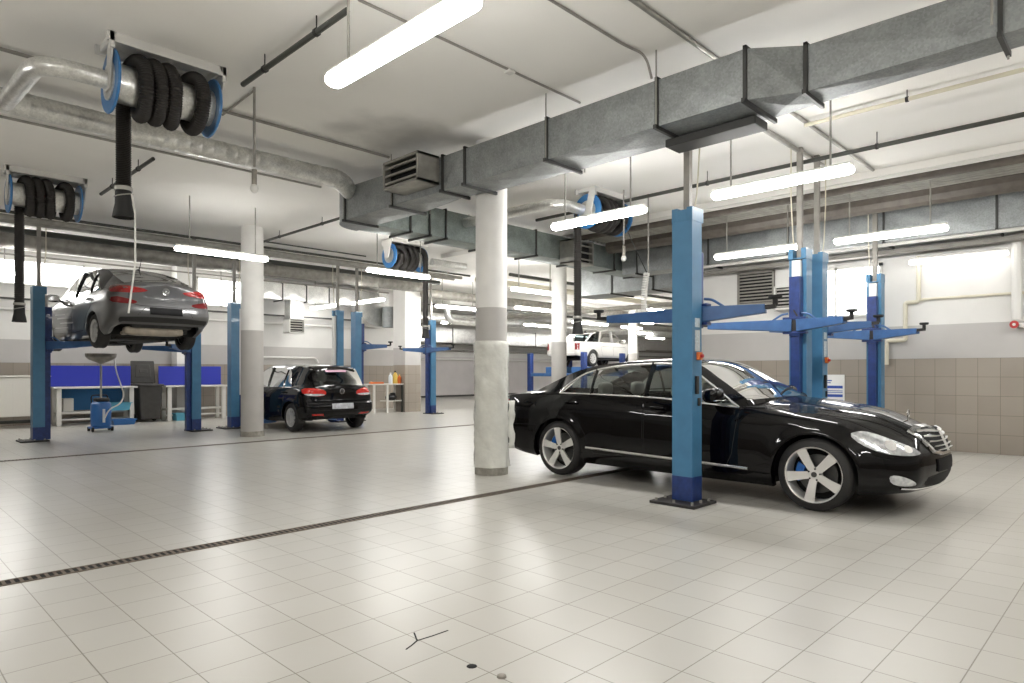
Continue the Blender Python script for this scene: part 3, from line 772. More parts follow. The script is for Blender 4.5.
# ---- black hatchback on the floor behind the square-cut column
def black_hatchback():
    sp = dict(W=.89, sr=-1.97, sf=2.10, axles=(-1.289, 1.289), arch=.36, zw=.315, tyre=(.318, .205, .205), flare=.01, inset=.02,
        nose=(1.2, .6, 2.3), tail=(-1.45, .82, 2.8), bulge=(-.05, .06), lean_f=1.5, lean_r=-1.55,
        z0=[(-1.97, .34), (-1.7, .28), (0, .19), (1.6, .2), (2.1, .25)],
        z3=[(-1.97, .86), (-1.7, .93), (-1.2, .94), (-.4, .92), (.8, .90), (1.3, .87), (1.8, .78), (2.1, .62)],
        z4=[(-1.97, .93), (-1.7, .985), (-1.25, .995), (-.4, .975), (.95, .95), (1.3, .93), (1.8, .84), (2.1, .68)],
        y4=[(-1.97, .87), (-1.25, .90), (0, .91), (.95, .90), (1.5, .84), (2.1, .74)],
        z5=[(-1.25, .995), (-1.12, 1.2), (-.95, 1.36), (-.5, 1.42), (0, 1.425), (.3, 1.38), (.65, 1.18), (.95, .95)],
        y5=[(-1.97, .60), (-1.5, .74), (-1.25, .795), (-.95, .68), (-.3, .645), (.3, .65), (.65, .725), (.95, .80), (1.3, .68), (2.1, .45)],
        z6=[(-1.90, 1.01), (-1.75, 1.20), (-1.58, 1.385), (-1.2, 1.44), (-.5, 1.47), (0, 1.47), (.33, 1.43), (.65, 1.235), (1.05, .975)],
        y6=[(-1.97, .62), (-1.90, .64), (-1.75, .605), (-1.58, .575), (-1.2, .58), (-.3, .575), (.33, .585), (.65, .65), (1.05, .72), (1.4, .5), (2.1, .33)],
        z7=[(-1.97, .98), (-1.93, 1.015), (-1.90, 1.04), (-1.75, 1.24), (-1.58, 1.42), (-1.2, 1.48), (-.5, 1.51), (0, 1.505), (.35, 1.455), (.7, 1.24), (1.05, 1.03), (1.1, 1.02), (1.5, .98), (1.9, .88), (2.1, .74)],
        dx=[(-1.97, 0), (-1.9, -.05), (-1.58, -.07), (-1.0, 0), (.33, .10), (1.05, .2), (1.7, 0)],
        cab5=(-1.25, .95), cab6=(-1.90, 1.05), ws=(.33, 1.05), rw=(-1.90, -1.58),
        side=[(0, .90), (.08, .96), (.2, .985), (.45, 1.0), (.75, .985), (.9, .965), (1, .94)],
        creases=[(.82, .78, .006, .03)],
        lf=[(.2, -.1), (.35, .02), (.5, .02), (.62, -.03), (.85, -.15)], lr=[(.32, .10), (.45, -.02), (.58, -.02), (.68, .03), (.85, .04), (1.0, .02)],
        paint=M['black_paint'], glass_f=M['glass_clear'], glass_r=M['glass_dark'], glass_s=M['glass_mid'], doorcut=(-.85, -.1), seatmat=M['seat'], seatx=(.15, -.75), hood_end=2.02, trunk_end=-1.95, deckname='tailgate_lip')
    root = thing('hatchback', 'black hatchback standing on the floor behind the left white column', 'car', (7.87, 15.0, 0), pi / 2)
    c = Car(sp, root); car_common(c, sp, 'ten'); p = sp['paint']
    doors(c, [[(.98, .94), (1.0, .7), (.92, .33), (-.07, .31), (-.09, .6), (-.10, .965), (.4, .955)], [(-.115, .965), (-.105, .6), (-.085, .31), (-.76, .33), (-.86, .48), (-.96, .62), (-1.08, .74), (-1.16, .97), (-.7, .975)]], p, [(.05, .84), (-.98, .87)])
    R_ = radians(180)
    for sd in (-1, 1):
        for xx, w in ((-.10, .05), (-.85, .03)):
            q = MB()
            i = min(range(len(c.xs)), key=lambda k: abs(c.xs[k] - xx)); r = [Vector(c.secs[i][c.rails[4] + t]) for t in range(6)]
            for A, B in zip(r[:-1], r[1:]): q.beam((xx, (A.y + .006) * sd, A.z), (xx, (B.y + .006) * sd, B.z), .012, w)
            q.build('window_pillar', M['gloss_black'], root)
        g = 1 if sd < 0 else -1; phi = radians(-150 if sd < 0 else 150)
        tl = [(-.12, .965), (-.17, .83), (-.42, .785), (-.64, .80), (-.66, .91), (-.45, .965)]
        t_ = c.decal([(h * g, z) for h, z in tl], phi, 'tail_lamp', M['red_lamp'], off=.006, smooth=1, res=.04)
        wl = [(-.20, .85), (-.22, .815), (-.42, .792), (-.62, .806), (-.62, .838)]
        c.decal([(h * g, z) for h, z in wl], phi, 'reversing_lens', M['clear_lamp'], off=.009, parent=t_, smooth=1, res=.04)
        rf = [(-.36, .41), (-.36, .37), (-.60, .37), (-.60, .41)]
        c.decal([(h * g, z) for h, z in rf], phi, 'bumper_reflector', M['red_lamp'], off=.006, res=.04)
        mirror_part(c, sd, .78, 1.02, .83, p, (.08, .115, .075))
    c.decal([(-.74, .36), (.74, .36), (.74, .30), (.6, .26), (-.6, .26), (-.74, .30)], R_, 'rear_valance', M['black_trim'], off=.006)
    c.decal([(-.265, .62), (.265, .62), (.265, .505), (-.265, .505)], R_, 'number_plate', M['plate_grey'], off=.014)
    c.decal([(-.27, 1.36), (.27, 1.36), (.25, 1.32), (-.25, 1.32)], R_, 'window_sticker', M['pink'], off=.006)
    q = MB(); c.ribbon([(-.56, .48), (.56, .48)], R_, .008, q, .002); c.ribbon([(-.56, .48), (-.62, .7), (-.60, 1.0)], R_, .008, q, .002); c.ribbon([(.56, .48), (.62, .7), (.60, 1.0)], R_, .008, q, .002)
    q.build('panel_gaps', M['seam'], root)
    l, n_ = c.cast(0, .89, R_); emblem_vw(c, l.x - .012, 0, .89, .055, root)
    c.decal([(-1.69, -.50), (-1.45, -.54), (-1.45, .54), (-1.69, .50)], 'T', 'roof_spoiler', p, off=.02, skirt=.02)
    q = MB(); l, n_ = c.cast(.05, 1.07, R_); q.beam((l.x - .015, -.02, 1.06), (l.x + .06, .30, 1.14), .014, .02); q.build('rear_wiper', M['rubber'], root)
    return c

# ---- white pickup far off on a four-post lift
def white_pickup():
    sp = dict(W=.95, sr=-2.70, sf=2.45, axles=(-1.58, 1.52), arch=.42, zw=.38, tyre=(.385, .255, .23), flare=.02, inset=.0,
        nose=(1.6, .7, 2.5), tail=(-2.4, .93, 3.), bulge=(-.03, .05), lean_f=1.9, lean_r=-2.5,
        z0=[(-2.7, .50), (-2.3, .46), (0, .42), (2.45, .42)],
        z3=[(-2.7, 1.08), (-.9, 1.10), (.8, 1.10), (1.6, 1.07), (2.2, .98), (2.45, .85)],
        z4=[(-2.7, 1.13), (-.9, 1.155), (.8, 1.145), (1.6, 1.12), (2.2, 1.03), (2.45, .90)],
        y4=[(-2.7, .93), (-.9, .92), (.8, .90), (1.6, .84), (2.45, .78)],
        z5=[(-.95, 1.155), (-.85, 1.45), (-.7, 1.66), (-.2, 1.72), (.15, 1.70), (.5, 1.5), (.95, 1.145)],
        y5=[(-2.7, .7), (-1.2, .75), (-.95, .86), (-.7, .745), (0, .735), (.15, .735), (.5, .785), (.95, .855), (1.3, .7), (2.45, .5)],
        z6=[(-.93, 1.165), (-.85, 1.46), (-.72, 1.69), (-.2, 1.765), (.2, 1.73), (.55, 1.50), (1.02, 1.16)],
        y6=[(-2.7, .5), (-1.2, .62), (-.93, .74), (-.72, .68), (.2, .675), (.55, .72), (1.02, .76), (1.5, .55), (2.45, .4)],
        z7=[(-2.7, 1.06), (-1.0, 1.06), (-.93, 1.17), (-.85, 1.47), (-.72, 1.72), (-.2, 1.815), (.2, 1.78), (.6, 1.50), (1.02, 1.19), (1.1, 1.17), (1.8, 1.13), (2.2, 1.07), (2.45, .95)],
        dx=[(-2.5, 0), (-.5, 0), (.2, .08), (1.02, .15), (1.8, 0)],
        cab5=(-.95, .95), cab6=(-.93, 1.02), ws=(.2, 1.02), rw=(-.93, -.72),
        side=[(0, .93), (.06, .97), (.3, 1.0), (.75, .985), (1, .955)], creases=[(.95, .95, .008, .03)],
        lf=[(.4, -.05), (.6, .02), (.8, -.02), (1.1, -.12)], lr=[(.45, .06), (.6, 0), (1.1, .0)],
        paint=M['white_paint'], glass_f=M['glass_dark'], glass_r=M['glass_dark'], glass_s=M['glass_dark'], doorcut=(-.9, .0), seatmat=M['seat'], seatx=(.2,), seatz=1.3, hood_end=2.35, trunk_end=-2.65, deckname='bed_cover')
    root = thing('pickup', 'white pickup raised on a far lift beyond the black sedan', 'car', (26.0, 19.6, 1.57), 0)
    c = Car(sp, root); car_common(c, sp, 'ten'); p = sp['paint']
    doors(c, [[(1.0, 1.12), (1.0, .6), (.9, .5), (.02, .5), (0, 1.13)], [(-.02, 1.13), (0, .5), (-.85, .5), (-.95, .8), (-.93, 1.14)]], p, [(.12, 1.0), (-.8, 1.0)])
    for sd in (-1, 1):
        phi = radians(180); g = 1 if sd < 0 else -1
        t = [(-.20, 1.06), (.0, 1.06), (.0, .76), (-.20, .76)]
        c.decal([(a * g, b) for a, b in t], radians(-160 if sd < 0 else 160), 'tail_lamp', M['red_dark'], off=.008)
        mirror_part(c, sd, .75, 1.22, .88, p, (.08, .12, .1))
        i = min(range(len(c.xs)), key=lambda k: abs(c.xs[k])); r = [Vector(c.secs[i][c.rails[4] + t]) for t in range(6)]; q = MB()
        for A, B in zip(r[:-1], r[1:]): q.beam((0, (A.y + .004) * sd, A.z), (0, (B.y + .004) * sd, B.z), .02, .13)
        q.build('window_pillar', p, root)
    q = MB()
    for sd in (-1, 1): q.tube(arc_path([(-1.9, .72 * sd, 1.12), (-1.35, .68 * sd, 1.55), (-1.05, .66 * sd, 1.6)], .2), .035, 8)
    q.tube([(-1.3, -.68, 1.56), (-1.3, .68, 1.56)], .035, 8); q.build('sport_bar', M['pipe_white'], root)
    c.decal([(-.75, .66), (.75, .66), (.75, .52), (-.75, .52)], radians(180), 'rear_bumper', M['alloy'], off=.03)
    return c
# ------------------------------------------------------------------ workshop equipment
CEIL = 4.30

def lift_post(x, y, rz, zc, arms, label, control=False, h=2.95, conduit=True, sleeve=.62, group=None, plate=-.32):
    """one steel column of a two-post lift; its open side faces local +X; zc = height of the arms"""
    t = thing('lift_post', label, 'car lift', (x, y, 0), rz, group)
    b = MB().box(plate, .13, -.25, .25, 0, .028)
    b.build('base_plate', M['plate'], t, bevel=.004)
    q = MB()
    for bx, by in ((plate + .05, -.2), (plate + .05, .2), (plate + .05, 0), (.06, -.2), (.06, .2), (-.1, -.2), (-.1, .2)):
        q.cyl((bx, by, .02), (bx, by, .055), .014, seg=6)
    q.build('anchor_bolts', M['pipe_light'], t, smooth=False)
    c = MB(); w = .112; e = .014; z0, z1 = .028, h - .14
    xf = .08; C = [(xf, -w), (xf, -w + .05), (xf - e, -w + .05), (xf - e, -w + e), (-w + e, -w + e), (-w + e, w - e), (xf - e, w - e), (xf - e, w - .05), (xf, w - .05), (xf, w), (-w, w), (-w, -w)]
    c.prism(C, lambda a, b_, d: (a, b_, d), z0, z1)
    col = c.build('column', M['lift_blue'], t, smooth=False)
    ir = MB().box(-w + e, xf - .02, -w + .055, w - .055, z0, z1 - .02); ir.box(xf - .02, .18, -.058, .058, z0, zc + .1); ir.build('inner_rail', M['lift_navy'], col, smooth=False)
    f = MB(); f.prism([(a * 1.015, b_ * 1.015) for a, b_ in C], lambda a, b_, d: (a, b_, d), .03, .27)
    f.build('painted_foot', M['lift_navy'], col, smooth=False)['label'] = 'darker blue foot of the column'
    cap = MB(); cap.box(-w - .004, xf + .03, -w - .004, -w + .06, z1, h); cap.box(-w - .004, xf + .03, w - .06, w + .004, z1, h); cap.box(-w - .004, -w + .03, -w + .06, w - .06, z1, h - .02); cap.box(-w, xf + .02, -w, w, z1, z1 + .015)
    cap.build('column_head', M['lift_blue'], t, smooth=False, bevel=.003)
    # carriage
    k = MB(); k.box(xf - .01, .20, -.07, .07, zc - .16, zc + sleeve); k.box(w, w + .10, -.15, .15, zc - .13, zc - .10); k.box(w, w + .10, -.15, .15, zc + .06, zc + .09)
    car = k.build('carriage', M['lift_navy'], t, smooth=False, bevel=.006)
    MB().box(xf, xf + .06, -.055, .055, zc + sleeve, h - .16).build('guard_strip', M['white_metal'], col, smooth=False)['label'] = 'white cover strip above the carriage'
    for i, (ang, L) in enumerate(arms):
        s = 1 if ang > 0 else -1; a = radians(ang); dx, dy = cos(a), sin(a); px, py = w + .06, .09 * s
        P = lambda r, z: (px + dx * r, py + dy * r, z)
        m = MB(); m.beam(P(-.05, zc - .02), P(L * .86, zc + .01), .12, .16, .10, .085)
        m.cyl((px, py, zc - .1), (px, py, zc + .06), .06, seg=14)
        arm = m.build('arm', M['lift_mid'], t, bevel=.006)
        MB().beam(P(L * .6, zc + .01), P(L, zc + .03), .07, .05, .06, .04).build('arm_extension', M['plate'], arm, bevel=.004)
        g = MB().tube(arc_path([P(.0, zc + .14), P(.08, zc + .13), P(.20, zc + .05)], .05), .014, 6); g.build('arm_brace', M['lift_mid'], arm)
        d = MB(); d.cyl(P(L - .01, zc + .03), P(L - .01, zc + .10), .025, seg=10); d.lathe([(0, zc + .10), (.055, zc + .10), (.065, zc + .115), (.062, zc + .135), (0, zc + .135)], (*P(L - .01, 0)[:2], 0), 'z', 16)
        d.build('lift_pad', M['rubber'], arm)
    hm = MB()
    hm.tube(arc_path([(w - .03, -.05, zc + .3), (w + .08, -.02, zc + .2), (w + .09, .04, zc + .1)], .05), .012, 6); hm.box(w + .02, w + .09, -.05, .05, zc - .09, zc + .05)
    hm.build('arm_lock', M['plate'], car)
    if control:
        f0 = -w - .002
        b = MB().box(-.035, .035, f0 - .035, f0, 1.44, 1.52); cb = b.build('control_box', M['orange'], t, bevel=.006); cb['label'] = 'orange rotary switch box'
        MB().cyl((.0, f0 - .06, 1.48), (.0, f0 - .03, 1.48), .018, seg=14).build('switch_knob', M['red'], cb)
        MB().box(-.06, -.015, f0 - .025, f0, 1.10, 1.28).build('socket_box', M['black_trim'], t, bevel=.004)
        MB().box(-.01, .025, f0 - .02, f0, .98, 1.06).build('latch_box', M['black_trim'], t, bevel=.004)
        MB().box(-.06, .035, f0 - .003, f0, 1.53, 1.74).build('sticker', M['sticker'], t, smooth=False)['label'] = 'pale instruction sticker'
        MB().box(-.06, .035, f0 - .003, f0, 1.77, 1.86).build('sticker', M['sticker'], t, smooth=False)['label'] = 'upper pale sticker'
    if conduit:
        MB().box(-.03, .03, -.035, .03, z1, CEIL).build('supply_conduit', M['pipe_grey'], t, smooth=False)
        MB().tube([(.0, -.06, z1 + .02), (.05, -.075, z1 + .3), (.10, -.08, z1 + .8), (.1, -.08, CEIL)], .008, 6).build('supply_cable', M['pipe_cream'], t)
    return t

def fixture(x, y, z, along, L, label, rods=True, group='suspended fluorescent batten lamps', w=.075, top=CEIL, name='ceiling_lamp', lm='lamp'):
    t = thing(name, label, 'ceiling lamp', (x, y, z), 0 if along == 'x' else pi / 2, group)
    n = 8; h = L / 2
    prof = [(w * cos(a), -.01 + .05 * sin(a)) for a in np.linspace(pi - .55, 2 * pi + .55, 15)]
    d = MB(); st = [(-h, .82), (-h + .02, .96), (-h + .05, 1.), (h - .05, 1.), (h - .02, .96), (h, .82)]
    k = len(prof); vs = []; fs = []
    for xx, sc in st: vs += [(xx, a * sc, b * sc) for a, b in prof]
    for i in range(len(st) - 1): fs += [(i * k + j, i * k + (j + 1) % k, (i + 1) * k + (j + 1) % k, (i + 1) * k + j) for j in range(k)]
    fs += [tuple(range(k)), tuple((len(st) - 1) * k + j for j in range(k - 1, -1, -1))]
    d.add(vs, fs); d.build('diffuser', M[lm], t, angle=50)
    hs = MB(); hs.prism([(-w * .72, .017), (w * .72, .017), (w * .7, .042), (w * .5, .06), (-w * .5, .06), (-w * .7, .042)], lambda a, b, dd: (dd, a, b), -h + .005, h - .005)
    hs.build('housing', M['white_metal'], t, smooth=False)
    if rods:
        for s in (-1, 1): MB().cyl((s * L * .36, 0, .055), (s * L * .36, 0, top - z), .011, seg=8).build('hanger_rod', M['pipe_light'], t)
    return t

def rect_loft(mb, st, axis, cross=.018):
    """st: list of (pos, a0, a1, z0, z1); panels get raised cross-breaks"""
    def P(p, a, z): return Vector((p, a, z)) if axis == 'x' else Vector((a, p, z))
    for (p0, a0, a1, b0, b1), (p1, c0, c1, d0, d1) in zip(st[:-1], st[1:]):
        A = [P(p0, a0, b0), P(p0, a1, b0), P(p0, a1, b1), P(p0, a0, b1)]; B = [P(p1, c0, d0), P(p1, c1, d0), P(p1, c1, d1), P(p1, c0, d1)]
        cen = sum((v for v in A + B), Vector()) / 8
        for i in range(4):
            q = [A[i], A[(i + 1) % 4], B[(i + 1) % 4], B[i]]; m = sum(q, Vector()) / 4
            n = (q[1] - q[0]).cross(q[3] - q[0]).normalized()
            if n.dot(m - cen) < 0: n = -n
            mb.add(q + [m + n * cross], [(0, 1, 4), (1, 2, 4), (2, 3, 4), (3, 0, 4)])
    for s in (st[0], st[-1]): p, a0, a1, b0, b1 = s; mb.add([P(p, a0, b0), P(p, a1, b0), P(p, a1, b1), P(p, a0, b1)], [(0, 1, 2, 3)])
    return mb

def flange_ring(mb, axis, p, a0, a1, z0, z1, t=.03, e=.022, tail=0.):
    def B(u0, u1, v0, v1):
        if axis == 'x': mb.box(p - t / 2, p + t / 2, u0, u1, v0, v1)
        else: mb.box(u0, u1, p - t / 2, p + t / 2, v0, v1)
    B(a0 - e, a0 + .004, z0 - e, z1 + e); B(a1 - .004, a1 + e, z0 - e, z1 + e); B(a0 - e - tail, a1 + e + tail, z0 - e - .012, z0 + .004); B(a0 - e, a1 + e, z1 - .004, z1 + e)

def hose_reel(x, y, label, pal='reel', drop=1.5, rz=0., cord=False, turns=4, L=.97, tail_x=-.27):
    t = thing('exhaust_hose_reel', label, 'exhaust hose reel', (x, y, CEIL), rz); h = L / 2; ax = -.37; R = .2
    f = MB(); f.box(-h - .03, h + .03, -.20, -.17, -.085, 0); f.box(-h - .03, h + .03, .17, .20, -.085, 0)
    for s in (-1, 1):
        f.box(s * h - .02 * s - .012, s * h - .02 * s + .012, -.2, .2, -.06, 0)
        f.prism([(-.2, -.02), (.2, -.02), (.06, ax - .06), (-.06, ax - .06)] if s > 0 else [(-.2, -.02), (-.06, -.02), (.03, ax - .1), (-.09, ax - .1)], lambda a, b, d: (d, a, b), s * h + .012, s * h + .028)
        f.box(s * h - .008, s * h + .032, -.2, -.165, -.14, 0)
    f.build('frame', M['white_metal'], t, smooth=False, bevel=.003)
    d = MB(); d.lathe([(.0, -h + .03), (R - .03, -h + .03), (R - .03, h - .03), (0, h - .03)], (0, 0, ax), 'x', 32); drum = d.build('drum', M['galv_light'], t)
    for s in (-1, 1):
        q = MB(); x0 = s * (h - .05); q.lathe([(.10, x0 - .008), (.275, x0 - .012), (.285, x0), (.275, x0 + .012), (.10, x0 + .008), (.10, x0 - .008)], (0, 0, ax), 'x', 36)
        q.build('side_flange', M['reel_blue'], t)
    hs = MB(); r = .062; n = 1100; P = []; RR = []
    a0 = -pi / 2; Rc = R + r - .03; x0, x1 = -.21, h - .20
    zt = ax - drop
    m = 260
    for i in range(m): P.append((tail_x, Rc, zt + (ax - zt) * i / m)); RR.append(r * (1 + .10 * sin(i * pi / 2 + .3)))
    for i in range(n):
        u = i / (n - 1); w = u * (turns + .02); a = w * 2 * pi
        wq = max(0., w - .5); xx = tail_x + (x0 - tail_x) * sstep(0, .5, w) + .122 * min(wq, turns - 2) + (x1 - x0 - .122 * (turns - 2)) * sstep(turns - 2, turns - 1, wq)
        P.append((xx, Rc * cos(a), ax + Rc * sin(a))); RR.append(r * (1 + .10 * sin(i * pi / 2 + .3)))
    hs.tube(P, RR, 12); hose = hs.build('hose', M['hose'], t, angle=80)
    nz = MB(); nz.lathe([(.07, zt + .16), (.072, zt + .05), (.085, zt - .02), (.095, zt - .08), (.085, zt - .08), (.06, zt)], (tail_x, Rc, 0), 'z', 20); nz.build('nozzle', M['rubber'], hose)
    cl = MB(); cl.lathe([(.075, zt + .17), (.078, zt + .18), (.078, zt + .2), (.075, zt + .21)], (tail_x, Rc, 0), 'z', 20); cl.tube([(tail_x + .076 * cos(a), Rc + .076 * sin(a), zt + .13 + .02 * cos(a)) for a in np.linspace(0, 2 * pi, 17)[:-1]], .006, 5, closed=True); cl.build('hose_clamp', M['pipe_light'], hose)
    if cord:
        MB().tube([(tail_x + .05, Rc - .07, zt + .14), (tail_x + .07, Rc - .1, zt - .05), (tail_x + .075, Rc - .09, zt - .5), (tail_x + .02, Rc - .08, zt - .98)], .008, 6).build('pull_cord', M['white_cord'], hose)
    return t

def pipe(pts, r, m, label, name='pipe', cat='pipe', rad=.12, seg=10, clips=0, group=None, spiral=0.):
    P = arc_path(pts, rad) if len(pts) > 2 else [Vector(p) for p in pts]
    mb = MB(); o_ = Vector(P[0])
    if spiral:      # spiral-seam duct: little raised seams
        Q = []; R = []
        for a, b in zip(P[:-1], P[1:]):
            L = (Vector(b) - Vector(a)).length; k = max(1, int(L / spiral))
            for i in range(k):
                for dd, rr in ((0., 1.), (.40, 1.), (.46, 1.03), (.54, 1.03), (.60, 1.)):
                    Q.append(Vector(a).lerp(Vector(b), (i + dd) / k)); R.append(r * rr)
        Q.append(P[-1]); R.append(r); mb.tube([q - o_ for q in Q], R, 20)
    else: mb.tube([Vector(p) - o_ for p in P], r, seg)
    t = None
    if clips:
        t = thing(name, label, cat, tuple(o_), 0, group); mb.build('tube', m, t)
        q = MB(); a, b = Vector(P[0]) - o_, Vector(P[-1]) - o_
        for i in range(clips):
            p = a.lerp(b, (i + .5) / clips); d = (b - a).normalized()
            q.cyl(p - d * .015, p + d * .015, r * 1.35, seg=10); q.cyl(p, p + Vector((0, 0, max(.02, CEIL - p.z - o_.z))), .006, seg=6)
        q.build('pipe_clips', M['plate'], t)
        return t
    o = mb.build(name, m, None, loc=tuple(o_)); return tag(o, label, cat, group)

def workbench(x0, x1, label, under='blue', y=18.9, depth=.62):
    t = thing('workbench', label, 'workbench', ((x0 + x1) / 2, y, 0)); h = (x1 - x0) / 2
    MB().box(-h, h, 0, depth, .91, .955).build('top', M['bench_top'], t, bevel=.006)
    for sx in (-1, 1):
        for yy in (.06, depth - .1):
            MB().box(sx * (h - .12) - .05, sx * (h - .12) + .05, yy, yy + .07, 0, .91).build('leg', M['bench_leg'], t, bevel=.004)
    r = MB()
    for sx in (-1, 1):
        r.box(sx * (h - .12) - .025, sx * (h - .12) + .025, .1, depth - .05, .28, .34)
    r.box(-h + .1, h - .1, .3, .36, .28, .34); r.box(-h + .1, h - .1, .3, .36, .12, .16)
    r.build('stretcher', M['bench_leg'], t, bevel=.004)
    b = MB().box(-h - .0, h + .0, depth - .04, depth - .01, .955, 1.48); b.build('back_panel', M['bench_blue'], t, bevel=.008)['label'] = 'royal blue back panel'
    if under == 'blue':
        MB().box(-h + .2, h - .1, depth - .08, depth - .05, .36, .9).build('lower_panel', M['bench_teal'], t)['label'] = 'teal blue lower panel'
    return t

def tub(x, y, z, sx, sy, h, m, label, name='storage_tub'):
    mb = MB(); k = .86
    o = lambda q, zz, e=0: [(-sx * q - e, -sy * q - e, zz), (sx * q + e, -sy * q - e, zz), (sx * q + e, sy * q + e, zz), (-sx * q - e, sy * q + e, zz)]
    vs = o(k, 0) + o(1, h) + o(1, h, .02) + o(1, h - .02, .02) + o(.97, h - .005) + o(k * .96, .015)
    fs = [(3, 2, 1, 0)]
    for a, b in ((0, 1), (1, 2), (2, 3)):
        fs += [(a * 4 + i, a * 4 + (i + 1) % 4, b * 4 + (i + 1) % 4, b * 4 + i) for i in range(4)]
    fs += [(4 + i, 4 + (i + 1) % 4, 16 + (i + 1) % 4, 16 + i) for i in range(4)] + [(16 + i, 16 + (i + 1) % 4, 20 + (i + 1) % 4, 20 + i) for i in range(4)] + [(20, 21, 22, 23)]
    mb.add(vs, fs); ob = mb.build(name, m, None, loc=(x, y, z), angle=25); return tag(ob, label, 'storage tub')

def wheelie_bin(x, y, rz=0.):
    t = thing('wheelie_bin', 'dark grey wheelie bin with its lid thrown open between the two workbenches', 'bin', (x, y, 0), rz)
    b = MB(); A = [(-.23, -.24, .07), (.23, -.24, .07), (.23, .24, .07), (-.23, .24, .07)]; B = [(-.29, -.30, .98), (.29, -.30, .98), (.29, .32, .98), (-.29, .32, .98)]
    b.hexa(A, B); b.build('body', M['bin'], t, bevel=.03, smooth=False)
    r = MB(); r.box(-.31, .31, -.33, .34, .95, 1.0); r.build('rim', M['bin'], t, bevel=.015)
    l = MB(); l.hexa([(-.31, .36, 1.02), (.31, .36, 1.02), (.31, .40, 1.02), (-.31, .40, 1.02)], [(-.29, .42, 1.62), (.29, .42, 1.62), (.29, .47, 1.62), (-.29, .47, 1.62)])
    lid = l.build('lid', M['bin'], t, bevel=.02)
    e = MB(); e.hexa([(-.2, .36, 1.18), (.2, .36, 1.18), (.2, .42, 1.18), (-.2, .42, 1.18)], [(-.17, .39, 1.52), (.17, .39, 1.52), (.17, .45, 1.52), (-.17, .45, 1.52)]); e.hexa([(-.1, .34, 1.3), (.1, .34, 1.3), (.1, .4, 1.3), (-.1, .4, 1.3)], [(-.1, .36, 1.4), (.1, .36, 1.4), (.1, .42, 1.4), (-.1, .42, 1.4)])
    e.build('lid_recess', M['bin'], lid, bevel=.012)
    MB().cyl((-.25, .38, 1.0), (.25, .38, 1.0), .018, seg=8).build('hinge_bar', M['bin'], t)
    for s in (-1, 1): MB().cyl((s * .2, .24, .1), (s * .27, .24, .1), .1, seg=20).build('wheel', M['rubber'], t)
    return t

def oil_drainer(x, y):
    t = thing('oil_drainer', 'blue wheeled waste oil drainer standing under the raised grey car', 'oil drainer', (x, y, 0))
    q = MB(); q.lathe([(0, .1), (.17, .1), (.195, .13), (.2, .2), (.2, .56), (.19, .62), (.15, .66), (0, .67)], seg=28); q.build('tank', M['drain_blue'], t)
    MB().box(-.22, .22, -.14, .2, .06, .1).build('trolley_base', M['drain_blue'], t, bevel=.01)
    for a, b in ((-.19, -.12), (.19, -.12), (-.2, .16), (.2, .16)): MB().cyl((a - .02, b, .05), (a + .02, b, .05), .05, seg=16).build('wheel', M['rubber'], t)
    h = MB(); h.tube(arc_path([(-.16, .1, .6), (-.16, .12, .8), (.16, .12, .8), (.16, .1, .6)], .06), .014, 8); h.build('handle', M['rubber'], t)
    MB().cyl((0, 0, .66), (0, 0, 1.5), .022, seg=12).build('pole', M['pipe_light'], t)
    f = MB(); f.lathe([(.02, 1.5), (.06, 1.52), (.24, 1.60), (.30, 1.66), (.305, 1.73), (.295, 1.73), (.285, 1.665), (.22, 1.61), (.03, 1.53)], seg=32); f.build('funnel', M['funnel'], t)
    g = MB().box(-.12, .14, -.14, .14, .66, .74); g.build('tool_tray', M['black_trim'], t, bevel=.02)
    c = MB().tube(arc_path([(.27, 0, 1.60), (.29, -.03, 1.35), (.36, -.05, 1.1), (.44, -.1, .8), (.34, -.2, .6), (.10, -.24, .5), (.02, -.22, .3)], .25), .016, 8); c.build('drain_hose', M['white_cord'], t)
    MB().box(-.02, .03, -.225, -.2, .2, .5).build('gauge', M['bottle_w'], t, bevel=.004)
    return t

def wall_grille(name, label, x0, x1, y0, y1, z0, z1, face, n=4, depth=.08, cat='air grille', m='white_metal', slat='pipe_light'):
    """louvred box; face '-x' or '-y' is the open side"""
    cx, cy = (x0 + x1) / 2, (y0 + y1) / 2
    t = thing(name, label, cat, (cx, cy, z0)); a0, a1 = ((y0 - cy, y1 - cy) if face == '-x' else (x0 - cx, x1 - cx)); h = z1 - z0; e = .035
    d0 = (x0 - cx) if face == '-x' else (y0 - cy); d1 = (x1 - cx) if face == '-x' else (y1 - cy)
    B = (lambda mb, u0, u1, v0, v1, w0, w1: mb.box(w0, w1, u0, u1, v0, v1)) if face == '-x' else (lambda mb, u0, u1, v0, v1, w0, w1: mb.box(u0, u1, w0, w1, v0, v1))
    f = MB(); B(f, a0, a0 + e, 0, h, d0, d1); B(f, a1 - e, a1, 0, h, d0, d1); B(f, a0, a1, 0, e, d0, d1); B(f, a0, a1, h - e, h, d0, d1); f.build('frame', M[m], t, smooth=False, bevel=.003)
    v = MB(); B(v, a0 + e, a1 - e, e, h - e, d0 + min(depth, (d1 - d0) * .8), d1); v.build('opening', M['black'], t, smooth=False)
    for i in range(n):
        z = e + (h - 2 * e) * (i + .5) / n; s = MB(); hh = min(.02, (h - 2 * e) / n * .3); B(s, a0 + e, a1 - e, z - hh, z + hh * .4, d0 + .01, d0 + .04); s.build('slat', M[slat], t, smooth=False)
    return t
EXPOSURE = 2.1
